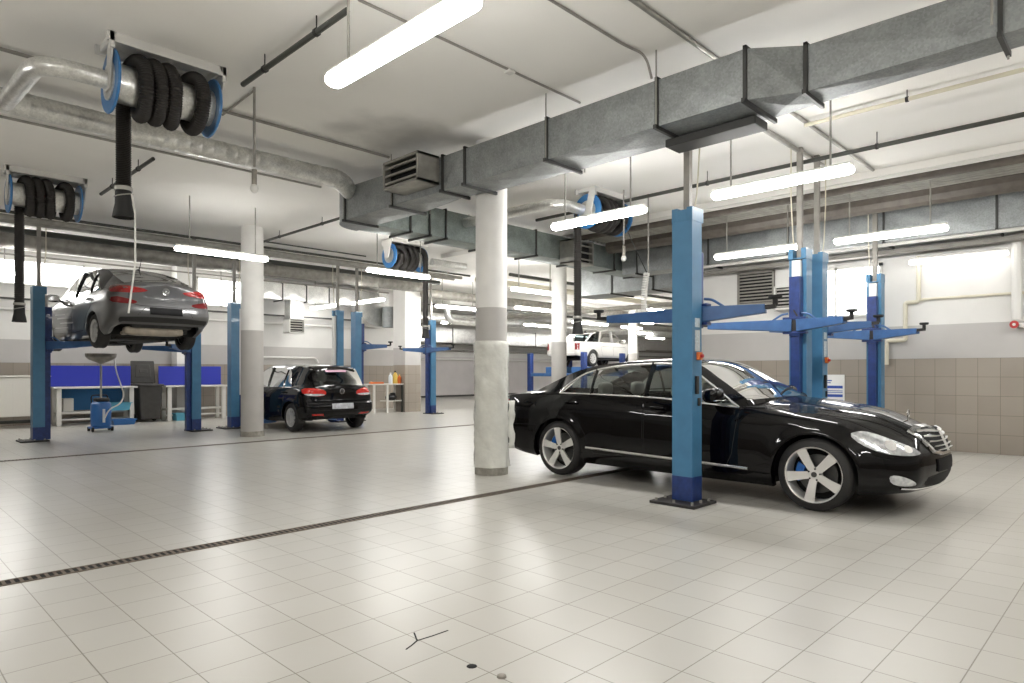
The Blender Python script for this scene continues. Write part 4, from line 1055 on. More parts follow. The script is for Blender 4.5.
# ------------------------------------------------------------------ the room
def floor_mat():
    m, t, b = nt('ceramic_floor_tiles'); L = t.links
    tc = N(t, 'ShaderNodeTexCoord')
    mp = N(t, 'ShaderNodeMapping'); mp.inputs['Location'].default_value = (.098, 0, 0); L.new(tc.outputs['Object'], mp.inputs['Vector'])
    br = N(t, 'ShaderNodeTexBrick'); br.offset = 0; br.squash = 1
    br.inputs['Scale'].default_value = 1; br.inputs['Brick Width'].default_value = .3; br.inputs['Row Height'].default_value = .3
    br.inputs['Mortar Size'].default_value = .003; br.inputs['Mortar Smooth'].default_value = .15; br.inputs['Bias'].default_value = 0
    br.inputs['Color1'].default_value = (.425, .412, .38, 1); br.inputs['Color2'].default_value = (.452, .44, .408, 1); br.inputs['Mortar'].default_value = (.20, .18, .15, 1)
    L.new(mp.outputs[0], br.inputs['Vector'])
    n = N(t, 'ShaderNodeTexNoise'); n.inputs['Scale'].default_value = .55; n.inputs['Detail'].default_value = 7; n.inputs['Roughness'].default_value = .6
    L.new(tc.outputs['Object'], n.inputs['Vector'])
    cr = N(t, 'ShaderNodeValToRGB'); cr.color_ramp.elements[0].position = .12; cr.color_ramp.elements[0].color = (.955, .94, .91, 1); cr.color_ramp.elements[1].position = .62; cr.color_ramp.elements[1].color = (1.03, 1.03, 1.03, 1)
    L.new(n.outputs['Fac'], cr.inputs[0])
    mx = N(t, 'ShaderNodeMix', data_type='RGBA', blend_type='MULTIPLY'); mx.inputs['Factor'].default_value = 1
    L.new(br.outputs['Color'], mx.inputs[6]); L.new(cr.outputs[0], mx.inputs[7]); L.new(mx.outputs[2], b.inputs['Base Color'])
    n2 = N(t, 'ShaderNodeTexNoise'); n2.inputs['Scale'].default_value = 2.2; n2.inputs['Detail'].default_value = 4; L.new(tc.outputs['Object'], n2.inputs['Vector'])
    r = N(t, 'ShaderNodeMapRange'); r.inputs['From Min'].default_value = .3; r.inputs['From Max'].default_value = .7; r.inputs['To Min'].default_value = .27; r.inputs['To Max'].default_value = .34
    L.new(n2.outputs['Fac'], r.inputs['Value']); b.inputs['Roughness'].default_value = .30
    bp = N(t, 'ShaderNodeBump'); bp.inputs['Strength'].default_value = .35; bp.inputs['Distance'].default_value = .002; bp.invert = True
    L.new(br.outputs['Fac'], bp.inputs['Height']); L.new(bp.outputs[0], b.inputs['Normal'])
    b.inputs['Specular IOR Level'].default_value = .45
    return m

def wall_mat(name, ax, tile_top=1.55, grey_top=2.12, tiles=True, grey=(.50, .485, .47, 1)):
    m, t, b = nt(name); L = t.links
    tc = N(t, 'ShaderNodeTexCoord'); sp = N(t, 'ShaderNodeSeparateXYZ'); L.new(tc.outputs['Object'], sp.inputs[0])
    cb = N(t, 'ShaderNodeCombineXYZ'); L.new(sp.outputs[ax], cb.inputs[0]); L.new(sp.outputs[2], cb.inputs[1])
    br = N(t, 'ShaderNodeTexBrick'); br.offset = 0; br.inputs['Scale'].default_value = 1; br.inputs['Brick Width'].default_value = .3; br.inputs['Row Height'].default_value = .31
    br.inputs['Mortar Size'].default_value = .003; br.inputs['Mortar Smooth'].default_value = .1
    br.inputs['Color1'].default_value = (.30, .262, .222, 1); br.inputs['Color2'].default_value = (.335, .295, .25, 1); br.inputs['Mortar'].default_value = (.15, .13, .11, 1)
    L.new(cb.outputs[0], br.inputs['Vector'])
    def gt(v):
        g = N(t, 'ShaderNodeMath', operation='GREATER_THAN'); g.inputs[1].default_value = v; L.new(sp.outputs[2], g.inputs[0]); return g
    n = N(t, 'ShaderNodeTexNoise'); n.inputs['Scale'].default_value = 1.3; n.inputs['Detail'].default_value = 6; L.new(tc.outputs['Object'], n.inputs['Vector'])
    r = N(t, 'ShaderNodeMapRange'); r.inputs['From Min'].default_value = .3; r.inputs['From Max'].default_value = .7; r.inputs['To Min'].default_value = .94; r.inputs['To Max'].default_value = 1.04; L.new(n.outputs['Fac'], r.inputs['Value'])
    m1 = N(t, 'ShaderNodeMix', data_type='RGBA'); L.new(gt(tile_top).outputs[0], m1.inputs['Factor']); L.new(br.outputs['Color'], m1.inputs[6]); m1.inputs[7].default_value = grey
    if not tiles: m1.inputs['Factor'].default_value = 1; [L.remove(l) for l in list(m1.inputs['Factor'].links)]
    m2 = N(t, 'ShaderNodeMix', data_type='RGBA'); L.new(gt(grey_top).outputs[0], m2.inputs['Factor']); L.new(m1.outputs[2], m2.inputs[6]); m2.inputs[7].default_value = (.75, .74, .715, 1)
    sc = N(t, 'ShaderNodeVectorMath', operation='SCALE'); L.new(m2.outputs[2], sc.inputs[0]); L.new(r.outputs[0], sc.inputs['Scale']); L.new(sc.outputs[0], b.inputs['Base Color'])
    rr = N(t, 'ShaderNodeMapRange'); rr.inputs['To Min'].default_value = .35; rr.inputs['To Max'].default_value = .7; L.new(gt(tile_top).outputs[0], rr.inputs['Value']); L.new(rr.outputs[0], b.inputs['Roughness'])
    return m

def column_mat(name, split):
    m, t, b = nt(name); L = t.links
    tc = N(t, 'ShaderNodeTexCoord'); sp = N(t, 'ShaderNodeSeparateXYZ'); L.new(tc.outputs['Object'], sp.inputs[0])
    g = N(t, 'ShaderNodeMath', operation='GREATER_THAN'); g.inputs[1].default_value = split; L.new(sp.outputs[2], g.inputs[0])
    mx = N(t, 'ShaderNodeMix', data_type='RGBA'); L.new(g.outputs[0], mx.inputs['Factor']); mx.inputs[6].default_value = (.46, .445, .425, 1); mx.inputs[7].default_value = (.80, .79, .765, 1)
    n = N(t, 'ShaderNodeTexNoise'); n.inputs['Scale'].default_value = 3; n.inputs['Detail'].default_value = 6; L.new(tc.outputs['Object'], n.inputs['Vector'])
    r = N(t, 'ShaderNodeMapRange'); r.inputs['From Min'].default_value = .3; r.inputs['From Max'].default_value = .7; r.inputs['To Min'].default_value = .93; r.inputs['To Max'].default_value = 1.04; L.new(n.outputs['Fac'], r.inputs['Value'])
    sc = N(t, 'ShaderNodeVectorMath', operation='SCALE'); L.new(mx.outputs[2], sc.inputs[0]); L.new(r.outputs[0], sc.inputs['Scale']); L.new(sc.outputs[0], b.inputs['Base Color'])
    b.inputs['Roughness'].default_value = .55
    return m

def struct(name, mb, m, **k):
    o = mb.build(name, m, None, smooth=k.pop('smooth', False), **k); o['kind'] = 'structure'; return o
def slabel(o, label, cat): o['label'] = label; o['category'] = cat; return o

CM = mat('ceiling_paint', (.90, .885, .85), .8, noise=.03, nscale=.8)
WY, WX = wall_mat('back_wall_paint_and_tiles', 0), wall_mat('right_wall_paint_and_tiles', 1)
WP = wall_mat('plain_hall_wall_lit_grey', 0, 0., 2.12, False, (.64, .61, .605, 1))  # lower grey lightened in the colour to stand for stronger light in the hall
H_ = CEIL
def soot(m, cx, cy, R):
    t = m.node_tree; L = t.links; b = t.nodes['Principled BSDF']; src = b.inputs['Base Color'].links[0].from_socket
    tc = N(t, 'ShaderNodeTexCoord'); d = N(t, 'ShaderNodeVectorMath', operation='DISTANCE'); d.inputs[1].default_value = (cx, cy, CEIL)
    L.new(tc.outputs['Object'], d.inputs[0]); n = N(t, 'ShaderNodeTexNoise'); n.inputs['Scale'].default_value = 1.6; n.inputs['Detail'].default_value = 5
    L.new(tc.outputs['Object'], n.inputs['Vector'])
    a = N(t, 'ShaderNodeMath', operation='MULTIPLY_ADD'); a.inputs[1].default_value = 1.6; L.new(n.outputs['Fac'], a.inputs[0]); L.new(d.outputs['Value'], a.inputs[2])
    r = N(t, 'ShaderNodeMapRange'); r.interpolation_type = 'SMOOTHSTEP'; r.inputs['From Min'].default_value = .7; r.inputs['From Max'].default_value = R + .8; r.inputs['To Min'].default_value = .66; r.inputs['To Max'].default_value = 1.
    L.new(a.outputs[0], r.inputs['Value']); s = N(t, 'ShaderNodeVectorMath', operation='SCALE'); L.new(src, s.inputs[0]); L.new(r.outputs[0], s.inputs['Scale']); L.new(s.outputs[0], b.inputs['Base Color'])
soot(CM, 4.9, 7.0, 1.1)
struct('floor', MB().box(-6, 46, -6, 27, -.12, 0), floor_mat())
struct('ceiling', MB().box(-6, 46, -6, 27, H_, H_ + .15), CM)
struct('wall_back', MB().box(-6, 14.3, 20, 20.2, 0, H_), WY)
struct('wall_right', MB().box(13, 13.2, -6, 7.3, 0, H_), WX)
struct('wall_left', MB().box(-6.2, -6, -6, 20, 0, H_), WX)
struct('wall_front', MB().box(-6, 13, -6.2, -6, 0, H_), WY)
struct('wall_far', MB().box(14.3, 46, 27, 27.2, 0, H_), WP)
struct('wall_end', MB().box(46, 46.2, 7.3, 27, 0, H_), WP)
struct('wall_return', MB().box(14.3, 14.5, 20.0, 27, 0, H_), WP)
struct('wall_side', MB().box(13.2, 46, 7.1, 7.3, 0, H_), WP)
struct('baseboard_far', MB().box(14.5, 46, 26.96, 27, 0, .09), M['bin'])
struct('trim_1', MB().box(10.7, 13, -6, 13, 4.2, H_), CM)

def window(name, axis, a0, a1, z0, z1, pos, n):
    B = (lambda mb, u0, u1, v0, v1, w0, w1: mb.box(u0, u1, pos + w0, pos + w1, v0, v1)) if axis == 'x' else (lambda mb, u0, u1, v0, v1, w0, w1: mb.box(pos + w0, pos + w1, u0, u1, v0, v1))
    f = MB(); e = .05
    B(f, a0, a1, z0, z0 + e, -.04, 0); B(f, a0, a1, z1 - e, z1, -.04, 0); B(f, a0, a0 + e, z0, z1, -.04, 0); B(f, a1 - e, a1, z0, z1, -.04, 0)
    for i in range(1, n): x = a0 + (a1 - a0) * i / n; B(f, x - .02, x + .02, z0, z1, -.04, 0)
    o = struct(name, f, M['white_metal'])
    p = MB(); B(p, a0 + .02, a1 - .02, z0 + .02, z1 - .02, -.015, -.005); p.build('pane', M['pane'], o, smooth=False)
    return o
window('window_1', 'x', 1.6, 6.4, 3.45, 4.10, 20, 5)
window('window_2', 'x', 7.3, 8.7, 3.25, 4.10, 20, 2)
window('window_3', 'y', 3.50, 5.05, 2.32, 3.26, 13, 2)

def column(x, y, r, label, m, wrap=False, name='column'):
    mb = MB().cyl((0, 0, 0), (0, 0, H_), r, seg=40); o = mb.build(name, m, None, loc=(x, y, 0)); o['kind'] = 'structure'; slabel(o, label, 'column')
    s = MB().cyl((0, 0, 0), (0, 0, .11), r + .012, seg=40).build('concrete_foot', M['concrete'], o); s['label'] = 'bare concrete foot of the column'
    return o
CMAT = column_mat('column_paint', 2.145)
c1 = column(5.95, 6.20, .205, 'round white column wrapped in crumpled film, beside the tail of the black sedan', CMAT)
rnd = random.Random(3); w = MB(); nA, nZ = 64, 60; vs = []; fs = []
for i in range(nZ + 1):
    z = .10 + 1.62 * i / nZ
    for k in range(nA):
        a = 2 * pi * k / nA
        q = .222 + .007 * sin(5 * a + 9 * z) * sin(3 * z + a) + .006 * sin(17 * z + 3 * a) * sin(2 * a + 4 * z) + rnd.uniform(-.003, .004)
        if i == nZ: q = .208
        if z < .35: q += .012 * (.35 - z) / .25 * (1 + sin(7 * a))
        vs.append((q * cos(a), q * sin(a), z))
for i in range(nZ):
    for k in range(nA): fs.append((i * nA + k, i * nA + (k + 1) % nA, (i + 1) * nA + (k + 1) % nA, (i + 1) * nA + k))
wr = w.add(vs, fs).build('wrap_film', M['film'], c1, angle=60); wr['label'] = 'crumpled translucent wrap around the lower column'
fl = MB(); n = 10; vs = []; fs = []
for i in range(n + 1):
    for j in range(3):
        z = .95 - .62 * i / n; vs.append((.13 + .035 * j + .015 * sin(i * 1.7 + j), -.18 - .022 * j - .012 * sin(i * .9), z))
for i in range(n):
    for j in range(2): fs.append((i * 3 + j, i * 3 + j + 1, i * 3 + j + 4, i * 3 + j + 3))
fb = fl.add(vs, fs).build('loose_film_flap', M['film'], c1); sm = fb.modifiers.new('thickness', 'SOLIDIFY'); sm.thickness = .003
column(5.98, 13.35, .22, 'round white column with grey lower half, in front of the black hatchback', column_mat('column_paint_left', 2.17))
column(13.99, 11.87, .21, 'round white column seen between the wrapped column and the blue post', CMAT)
column(24.6, 16.6, .20, 'slim far column seen below the raised left lift arm', CMAT)
o = struct('column', MB().box(13.05, 13.7, 17.7, 18.35, 0, H_), wall_mat('pillar_paint_and_tiles', 0)); slabel(o, 'square pillar with tiled lower half behind the small shelf table', 'column')
o = struct('column', MB().box(6.62, 7.05, 19.56, 20, 0, H_), wall_mat('pier_paint', 0, .0, 1.55, False)); slabel(o, 'white wall pier between the two halves of the right workbench', 'column')

# floor drains with iron gratings
def drain(y, x0, x1, label, wd=.13, n=0, step=.045):
    t = thing('floor_drain', label, 'floor drain', (0, y, 0))
    MB().box(x0, x1, -wd / 2 + .012, wd / 2 - .012, .0008, .002).build('channel_shade', M['black'], t, smooth=False)  # flat black strip standing in for the shaded depth under the grating
    g = MB(); g.box(x0, x1, -wd / 2, -wd / 2 + .016, .0005, .005); g.box(x0, x1, wd / 2 - .016, wd / 2, .0005, .005)
    x = x0
    while x < x1: g.box(x, x + step * .42, -wd / 2 + .01, wd / 2 - .01, .001, .0045); x += step
    g.build('grating', M['grate'], t, smooth=False); return t
drain(5.15, -5.9, 12.9, 'long iron floor drain grating crossing the foreground and running under the black sedan')
drain(12.2, -5.9, 14.0, 'further floor drain grating running in front of the black hatchback')
cr = MB(); P = [(1.89, 2.555), (1.94, 2.575), (1.99, 2.60), (2.08, 2.592), (2.18, 2.59), (2.18, 2.59), (1.99, 2.60), (2.04, 2.69)]
for (a, b), (c, d) in [q for k, q in enumerate(zip(P[:-1], P[1:])) if k not in (4, 5)]: cr.beam((a, b, .0012), (c, d, .0012), .008, .0012)
tag(cr.build('tile_crack', M['seam'], None), 'dark crack across the foreground floor tiles', 'crack')
tag(MB().lathe([(0, .012), (.012, .012), (.02, .008), (.022, 0)], (2.01, 2.03, 0), 'z', 14).build('bolt_head', M['funnel']), 'small brown bolt head lying at the bottom edge of the floor', 'bolt')
st = MB(); st.lathe([(0, .0035), (.018, .0035), (.025, 0)], (1.99, 2.20, 0), 'z', 9); tag(st.build('floor_chip', M['seam']), 'small dark chip on the floor tiles near the crack', 'chip')

# ------------------------------------------------------------------ vehicles
black_sedan(); grey_sedan(); black_hatchback(); white_pickup()

# ------------------------------------------------------------------ lifts
A2 = ((78, 1.12), (-74, .86))
lift_post(6.05, 3.42, 0, 1.93, ((82, 1.32), (-78, .70)), 'nearest blue lift post standing in front of the doors of the black sedan', control=True, h=2.97)
lift_post(8.95, 3.40, pi, 1.95, ((76, .68), (-78, 1.22)), 'blue lift post just beyond the windscreen of the black sedan, arms raised', control=False, plate=-.17)
lift_post(9.44, 3.36, 0, 1.95, ((70, .9), (-78, .62)), 'blue lift post with orange switch standing right behind the one by the windscreen', control=True, plate=-.17)
lift_post(12.14, 3.38, pi, 1.95, ((74, .74), (-76, .90)), 'rightmost blue lift post close to the tiled right wall')
lift_post(2.69, 15.30, 0, 1.85, ((48, 1.02), (-52, 1.15)), 'leftmost blue lift post holding up the grey car', sleeve=.72)
lift_post(5.58, 15.42, pi, 1.85, ((48, 1.0), (-48, 1.1)), 'blue lift post under the right rear of the raised grey car', sleeve=.72)
lift_post(6.53, 15.55, 0, .16, ((30, .8), (-45, .9)), 'blue lift post just left of the round column by the black hatchback')
lift_post(9.28, 15.55, pi, .16, ((45, .8), (-52, 1.5)), 'pale-fronted blue lift post behind the roof of the black hatchback', sleeve=.5, plate=-.17)
lift_post(9.86, 15.55, 0, 2.02, ((60, .6), (-40, .72)), 'blue lift post right of the hatchback roof with short raised arms', plate=-.17)
lift_post(13.10, 16.40, pi, 2.02, ((90, 1.2), (-60, .85)), 'blue lift post in front of the square pillar, arms spread wide')

t = thing('four_post_lift', 'low far blue platform lift carrying the white pickup', 'car lift', (24.35, 19.6, 0))
for sx in (-1, 1):
    for sy in (-1, 1):
        MB().box(sx * 1.45 - .11, sx * 1.45 + .11, sy * 1.6 - .11, sy * 1.6 + .11, 0, 2.2).build('post', M['lift_navy'], t, bevel=.02)
    MB().box(sx * 1.45 - .08, sx * 1.45 + .08, -1.5, 1.5, 1.12, 1.27).build('cross_beam', M['lift_mid'], t, bevel=.01)
for sy in (-1, 1): MB().box(-1.0, 4.6, sy * .78 - .25, sy * .78 + .25, 1.27, 1.55).build('runway', M['lift_mid'], t, bevel=.01)

# ------------------------------------------------------------------ lamps
G = 'suspended fluorescent batten lamps'
for (x, y, al, L, lab) in (
    (2.47, 3.46, 'y', 1.50, 'largest fluorescent lamp, nearest the camera at the top of the view'),
    (7.17, 5.42, 'y', 1.52, 'fluorescent lamp hanging left of the nearest blue post top'),
    (7.22, 2.98, 'y', 1.52, 'fluorescent lamp hanging right of the nearest blue post top'),
    (4.73, 11.70, 'x', 1.58, 'fluorescent lamp hanging across the left round column'),
    (8.27, 11.41, 'x', 1.54, 'fluorescent lamp below the hose reel left of the wrapped column'),
    (11.10, 4.96, 'y', 1.50, 'fluorescent lamp above the two paired blue posts'),
    (11.10, 2.91, 'y', 1.52, 'fluorescent lamp above the rightmost blue post'),
    (2.55, 17.40, 'y', 1.7, 'fluorescent lamp at the left edge behind the hanging hose'),
    (7.14, 17.40, 'y', 1.2, 'fluorescent lamp between the grey car roof and the left round column'),
    (10.80, 18.90, 'y', 1.6, 'fluorescent lamp left of the paired posts behind the hatchback'),
    (10.86, 16.55, 'y', 1.58, 'fluorescent lamp over the paired posts behind the hatchback'),
    (12.54, 11.45, 'x', 1.65, 'fluorescent lamp just right of the wrapped column'),
    (16.2, 14.7, 'x', 2.0, 'fluorescent lamp second below the top one right of the wrapped column'),
    (14.0, 16.15, 'x', 1.8, 'fluorescent lamp just left of the wrapped column above the far pipes'),
    (22.2, 19.7, 'x', 2.6, 'small far lamp left of the middle column, above the pickup tail'),
    (22.4, 17.25, 'x', 2.4, 'small far lamp right of the middle column above the pickup roof'),
    (23.4, 15.33, 'x', 1.6, 'small far lamp in front of the slim far column'),
    (18.3, 21.3, 'x', 1.4, 'small far lamp behind the blue post with spread arms'),
    (35.0, 22.0, 'x', 1.9, 'far bright lamp right beside the nearest blue post'),
): fixture(x, y, 3.40, al, L, lab, group=G, rods=x < 15, lm='lamp_soft' if 10.5 < x < 11.5 or (x, y) == (4.73, 11.70) else 'lamp')
for x, y in ((-2.6, 3.4), (2.47, -1.2), (7.22, -.6), (-2.6, -1.6), (-1.2, 9.0), (11.1, -.6)):  # unseen lamps added to light the foreground evenly
    fixture(x, y, 3.40, 'y', 1.52, 'added unseen fluorescent lamp behind the camera', group=G)
for x, y in ((19.5, 12.0), (28., 12.), (30., 24.), (38., 14.), (26., 17.6), (30., 19.6), (34., 18.)):  # extra lamps added to brighten the far hall and pickup
    fixture(x, y, 3.40, 'x', 1.6, 'added fluorescent lamp brightening the far hall', group=G, rods=False)
f = fixture(12.80, 2.35, 3.20, 'y', 1.36, 'fluorescent lamp fixed along the right wall above the pipe bend', rods=False, group=None, w=.07, lm='lamp_wall')
MB().box(-.6, .6, -.2, -.06, .03, .06).build('wall_bracket', M['white_metal'], f)

# ------------------------------------------------------------------ ducts
def duct(name, label, axis, st, fl, m, rods=(), tail=.03, cross=.018):
    t = thing(name, label, 'ventilation duct', (0, 0, 0)); rect_loft(MB(), st, axis, cross).build('sheet_body', m, t, smooth=False) if False else None
    mb = MB(); rect_loft(mb, st, axis, cross); mb.build('sheet_body', m, t, smooth=False)
    for p, a0, a1, z0, z1 in fl:
        q = MB(); flange_ring(q, axis, p, a0, a1, z0, z1, tail=tail); q.build('flange', M['flange'], t, smooth=False)
    for (x, y, z0) in rods: MB().cyl((x, y, z0), (x, y, H_), .008, seg=6).build('hanger_rod', M['pipe_light'], t)
    return t
zA, zB = 3.60, 4.03
D = duct('ventilation_duct', 'big square galvanised duct running overhead from top right to the wrapped column', 'y',
    [(-4., 5.64, 5.95, 3.66, 4.02), (-1., 5.64, 5.95, 3.66, 4.02), (.78, 5.64, 5.95, 3.66, 4.02), (2.08, 5.60, 5.93, 3.64, 4.02), (2.47, 5.32, 5.88, zA, zB), (3.32, 5.32, 5.88, zA, zB), (4.68, 5.32, 5.86, zA, zB), (6.0, 5.32, 5.80, zA, zB), (6.42, 5.32, 5.72, zA, zB), (7.5, 5.32, 5.85, zA, 4.06), (8.70, 5.32, 5.85, zA, 4.08)],
    [(.78, 5.64, 5.95, 3.66, 4.02), (2.08, 5.60, 5.93, 3.64, 4.02), (2.47, 5.32, 5.88, zA, zB), (3.32, 5.32, 5.88, zA, zB), (4.68, 5.32, 5.86, zA, zB), (6.0, 5.32, 5.80, zA, zB), (6.42, 5.32, 5.72, zA, zB), (7.5, 5.32, 5.85, zA, 4.06), (8.70, 5.32, 5.85, zA, 4.08)], M['galv'],
    rods=[(x, y, 3.6) for y in (.78, 3.32, 4.68, 7.5) for x in (5.30, 5.97)])
e = MB(); poly = [(5.32, 8.70)] + [(5.87 - .55 * cos(a), 8.72 + .55 * sin(a)) for a in np.linspace(.05, pi / 2, 9)] + [(5.87, 8.72)]
e.prism(poly, lambda a, b, d: (a, b, d), 3.60, 4.10); tag(e.build('duct_elbow', M['galv'], None, angle=25), 'rounded duct elbow joining the big overhead duct to the crossing one', 'ventilation duct')
r_ = wall_grille('supply_grille', 'louvred grille box on the left flank of the big duct above the wrapped column', 4.97, 5.31, 6.48, 7.22, 3.68, 4.04, '-x', 3, .1, m='pipe_light')
tag(MB().box(5.62, 5.88, 2.52, 3.42, 3.50, 3.575).build('floor_register', M['flange'], None, bevel=.008, smooth=False), 'flat dark outlet box under the big overhead duct, left of the kink', 'air outlet')
zA, zB = 3.62, 4.10
xs = [5.88, 6.55, 6.95, 7.3, 8.35, 9.6, 10.9, 12.2, 13.4]
duct('ventilation_duct', 'square greenish duct crossing behind the wrapped column', 'x', [(x, 8.74, 9.27, zA, zB) for x in xs], [(x, 8.74, 9.27, zA, zB) for x in xs[1:]], M['galv_green'], rods=[(x, y, zA) for x in (8.35, 10.9) for y in (8.7, 9.31)])
wall_grille('supply_grille', 'louvred grille below the blue hose reel right of the wrapped column', 10.3, 10.95, 8.35, 8.72, 3.52, 4.0, '-y', 3, .1, m='pipe_light')
duct('ventilation_duct', 'square grey duct running along the top of the right wall', 'y', [(y, 12.32, 12.86, 3.5, 4.02) for y in (-5.5, -3, -1, .6, 1.75, 3.3, 4.9, 6.5, 8.6)], [(y, 12.32, 12.86, 3.5, 4.02) for y in (-1, .6, 1.75, 3.3, 4.9, 6.5, 8.2)], M['galv'], cross=.018)
duct('ventilation_duct', 'square bright duct along the back wall above the hatchback', 'x', [(x, 19.3, 19.84, 3.55, 4.05) for x in (8.8, 9.6, 10.4, 11.2, 12.3)], [(x, 19.3, 19.84, 3.55, 4.05) for x in (9.6, 10.4, 11.2)], M['galv_light'])
t = wall_grille('duct_outlet', 'small grille box at the foot of the duct dropping down the back wall', 9.72, 10.25, 19.1, 19.5, 2.52, 2.98, '-y', 5, .1)
MB().box(-.22, .22, -.18, .2, .46, 1.04).build('drop_duct', M['galv_light'], t, smooth=False)
e = MB(); e.prism([(12.32, 4.05), (12.32, 3.62)] + [(13.05 - .73 * cos(a), 3.62 - .72 * sin(a)) for a in np.linspace(0, pi / 2, 9)] + [(13.5, 2.9), (13.5, 4.05)], lambda a, b, d: (a, d, b), 19.25, 19.8)
tag(e.build('duct_elbow', M['galv_light'], None, angle=25), 'curved pale duct hood on the back wall beside the square pillar', 'ventilation duct')
tag(MB().cyl((0, 0, -.35), (0, 0, .35), .26, seg=24).build('duct_silencer', M['galv'], None, loc=(13.3, 18.9, 3.2)), 'short grey drum beside the curved duct hood on the back wall', 'ventilation duct')
# round spiral ducts
pipe([(-5.5, 8.38, 4.08), (4.72, 8.38, 4.08)], .122, M['galv_light'], 'long round spiral duct running under the ceiling on the left', 'spiral_duct', 'ventilation duct', spiral=.14)
el = MB(); P = arc_path([(4.72, 8.38, 4.08), (5.05, 8.38, 4.08), (5.34, 8.6, 4.0)], .3, 10); el.tube(P, [.122 + .012 * (i % 2) for i in range(len(P))], 20); tag(el.build('flexible_elbow', M['galv_light']), 'ribbed round elbow joining the spiral duct to the square duct', 'ventilation duct')
pipe([(1.82, 6.72, 3.93), (1.18, 6.72, 3.93), (1.18, 8.28, 4.03)], .08, M['galv_light'], 'bent round pipe leading from the nearest hose reel to the spiral duct', 'spiral_duct', 'ventilation duct', rad=.28, seg=18)
pipe([(8.35, 6.62, 3.93), (7.75, 6.62, 3.93), (7.75, 8.75, 3.95)], .085, M['galv_light'], 'bent round pipe between the right hose reel and the crossing duct', 'spiral_duct', 'ventilation duct', rad=.3, seg=16)
pipe([(9.85, 12.3, 3.93), (10.9, 12.3, 3.93)], .085, M['galv_light'], 'short round pipe stub on the reel left of the wrapped column', 'spiral_duct', 'ventilation duct', seg=16)

# ------------------------------------------------------------------ exhaust hose reels
hose_reel(2.15, 6.72, 'nearest exhaust hose reel, large coil at the top left under the ceiling', drop=1.08, cord=True)
hose_reel(2.18, 12.0, 'exhaust hose reel further back at the left edge, its hose hanging low', drop=1.78)
hose_reel(9.08, 12.3, 'exhaust hose reel left of the wrapped column above the crossing lamp', drop=1.75, rz=pi, tail_x=-.40)
hose_reel(8.95, 6.62, 'exhaust hose reel partly hidden behind the lamp right of the wrapped column', drop=1.9, tail_x=-.40)

# ------------------------------------------------------------------ pipes and conduits
def run(axis, a0, a1, c, z, r, m, label, **k):
    p = [(a0, c, z), (a1, c, z)] if axis == 'x' else [(c, a0, z), (c, a1, z)]
    return pipe(p, r, M[m], label, **k)
run('x', 2.9, 5.72, 4.55, 4.285, .012, 'pipe_grey', 'thin conduit on the ceiling from the nearest lamp to the big duct', name='conduit', cat='conduit')
tag(MB().box(-.04, .04, -.04, .04, -.03, .0).build('junction_box', M['white_metal'], None, loc=(4.62, 4.55, 4.285), bevel=.006), 'small white junction box on the thin ceiling conduit left of the big duct', 'junction box')
pipe([(3.9, 3.46, 4.285), (5.0, 3.46, 4.285), (5.25, 3.40, 4.27), (5.32, 3.38, 4.06)], .012, M['pipe_grey'], 'curving conduit running down on to the big duct at top centre', 'conduit', 'conduit', rad=.2)
run('x', 4.3, 10.6, 2.98, 4.275, .022, 'pipe_light', 'zinc conduit crossing the ceiling above the kink in the big duct', name='conduit', cat='conduit')
run('y', 4.55, 6.46, 2.80, 4.16, .026, 'pipe_dark', 'short black sprinkler pipe above the nearest lamp', name='sprinkler_pipe', clips=2)
pipe([(3.10, 7.7, 4.28), (3.06, 6.78, 4.28)], .012, M['pipe_grey'], 'short conduit on the ceiling right of the nearest hose reel', 'conduit', 'conduit')
def dropcord(x, y, z, label):
    t = thing('drop_cord', label, 'drop cord', (x, y, H_)); d = z - H_
    MB().cyl((0, 0, 0), (0, 0, d + .25), .014, seg=8).build('stem', M['pipe_grey'], t)
    MB().cyl((0, 0, d + .22), (0, 0, d + .06), .026, seg=10).build('coupling', M['funnel'], t)
    q = MB(); blob(q, (0, 0, d + .02), (.042, .042, .05), 2); q.build('plug', M['pipe_white'], t)
dropcord(3.05, 6.76, 3.22, 'drop cord with white plug left of the nearest lamp')
dropcord(9.0, 6.25, 3.16, 'drop cord with white plug below the lamp right of the wrapped column')
run('x', -5.5, 5.3, 7.55, 4.27, .018, 'pipe_grey', 'dark thin pipe above the long spiral duct')
run('x', -5.5, 5.4, 9.55, 4.27, .016, 'pipe_light', 'thin pale conduit below the long spiral duct', name='conduit', cat='conduit')
run('y', 10.6, 14.1, 6.51, 4.17, .026, 'pipe_dark', 'black sprinkler pipe above the left round column', name='sprinkler_pipe', clips=2)
run('x', 6.5, 9.2, 14.1, 4.2, .016, 'pipe_dark', 'thin dark pipe leading right from the black sprinkler pipe')
run('y', 9.6, 12.1, 2.95, 4.17, .026, 'pipe_dark', 'black sprinkler pipe between the two left hose reels', name='sprinkler_pipe', clips=2)
for i, (y, z, r, m, lab) in enumerate((
    (14.35, 4.12, .028, 'pipe_dark', 'first dark pipe of the ceiling bundle over the grey car'),
    (14.72, 4.10, .05, 'pipe_light', 'first pale pipe of the ceiling bundle over the grey car'),
    (15.06, 4.10, .05, 'pipe_light', 'second pale pipe of the ceiling bundle over the grey car'),
    (15.75, 4.05, .06, 'pipe_dark', 'thick dark pipe in the middle of the ceiling bundle over the grey car'),
    (17.25, 3.98, .06, 'pipe_dark', 'rear dark pipe of the ceiling bundle over the grey car'),
    (18.4, 3.96, .022, 'pipe_grey', 'thin rear pipe just in front of the left window band'),
)): run('x', -5.5, 12.9, y, z, r, m, lab)
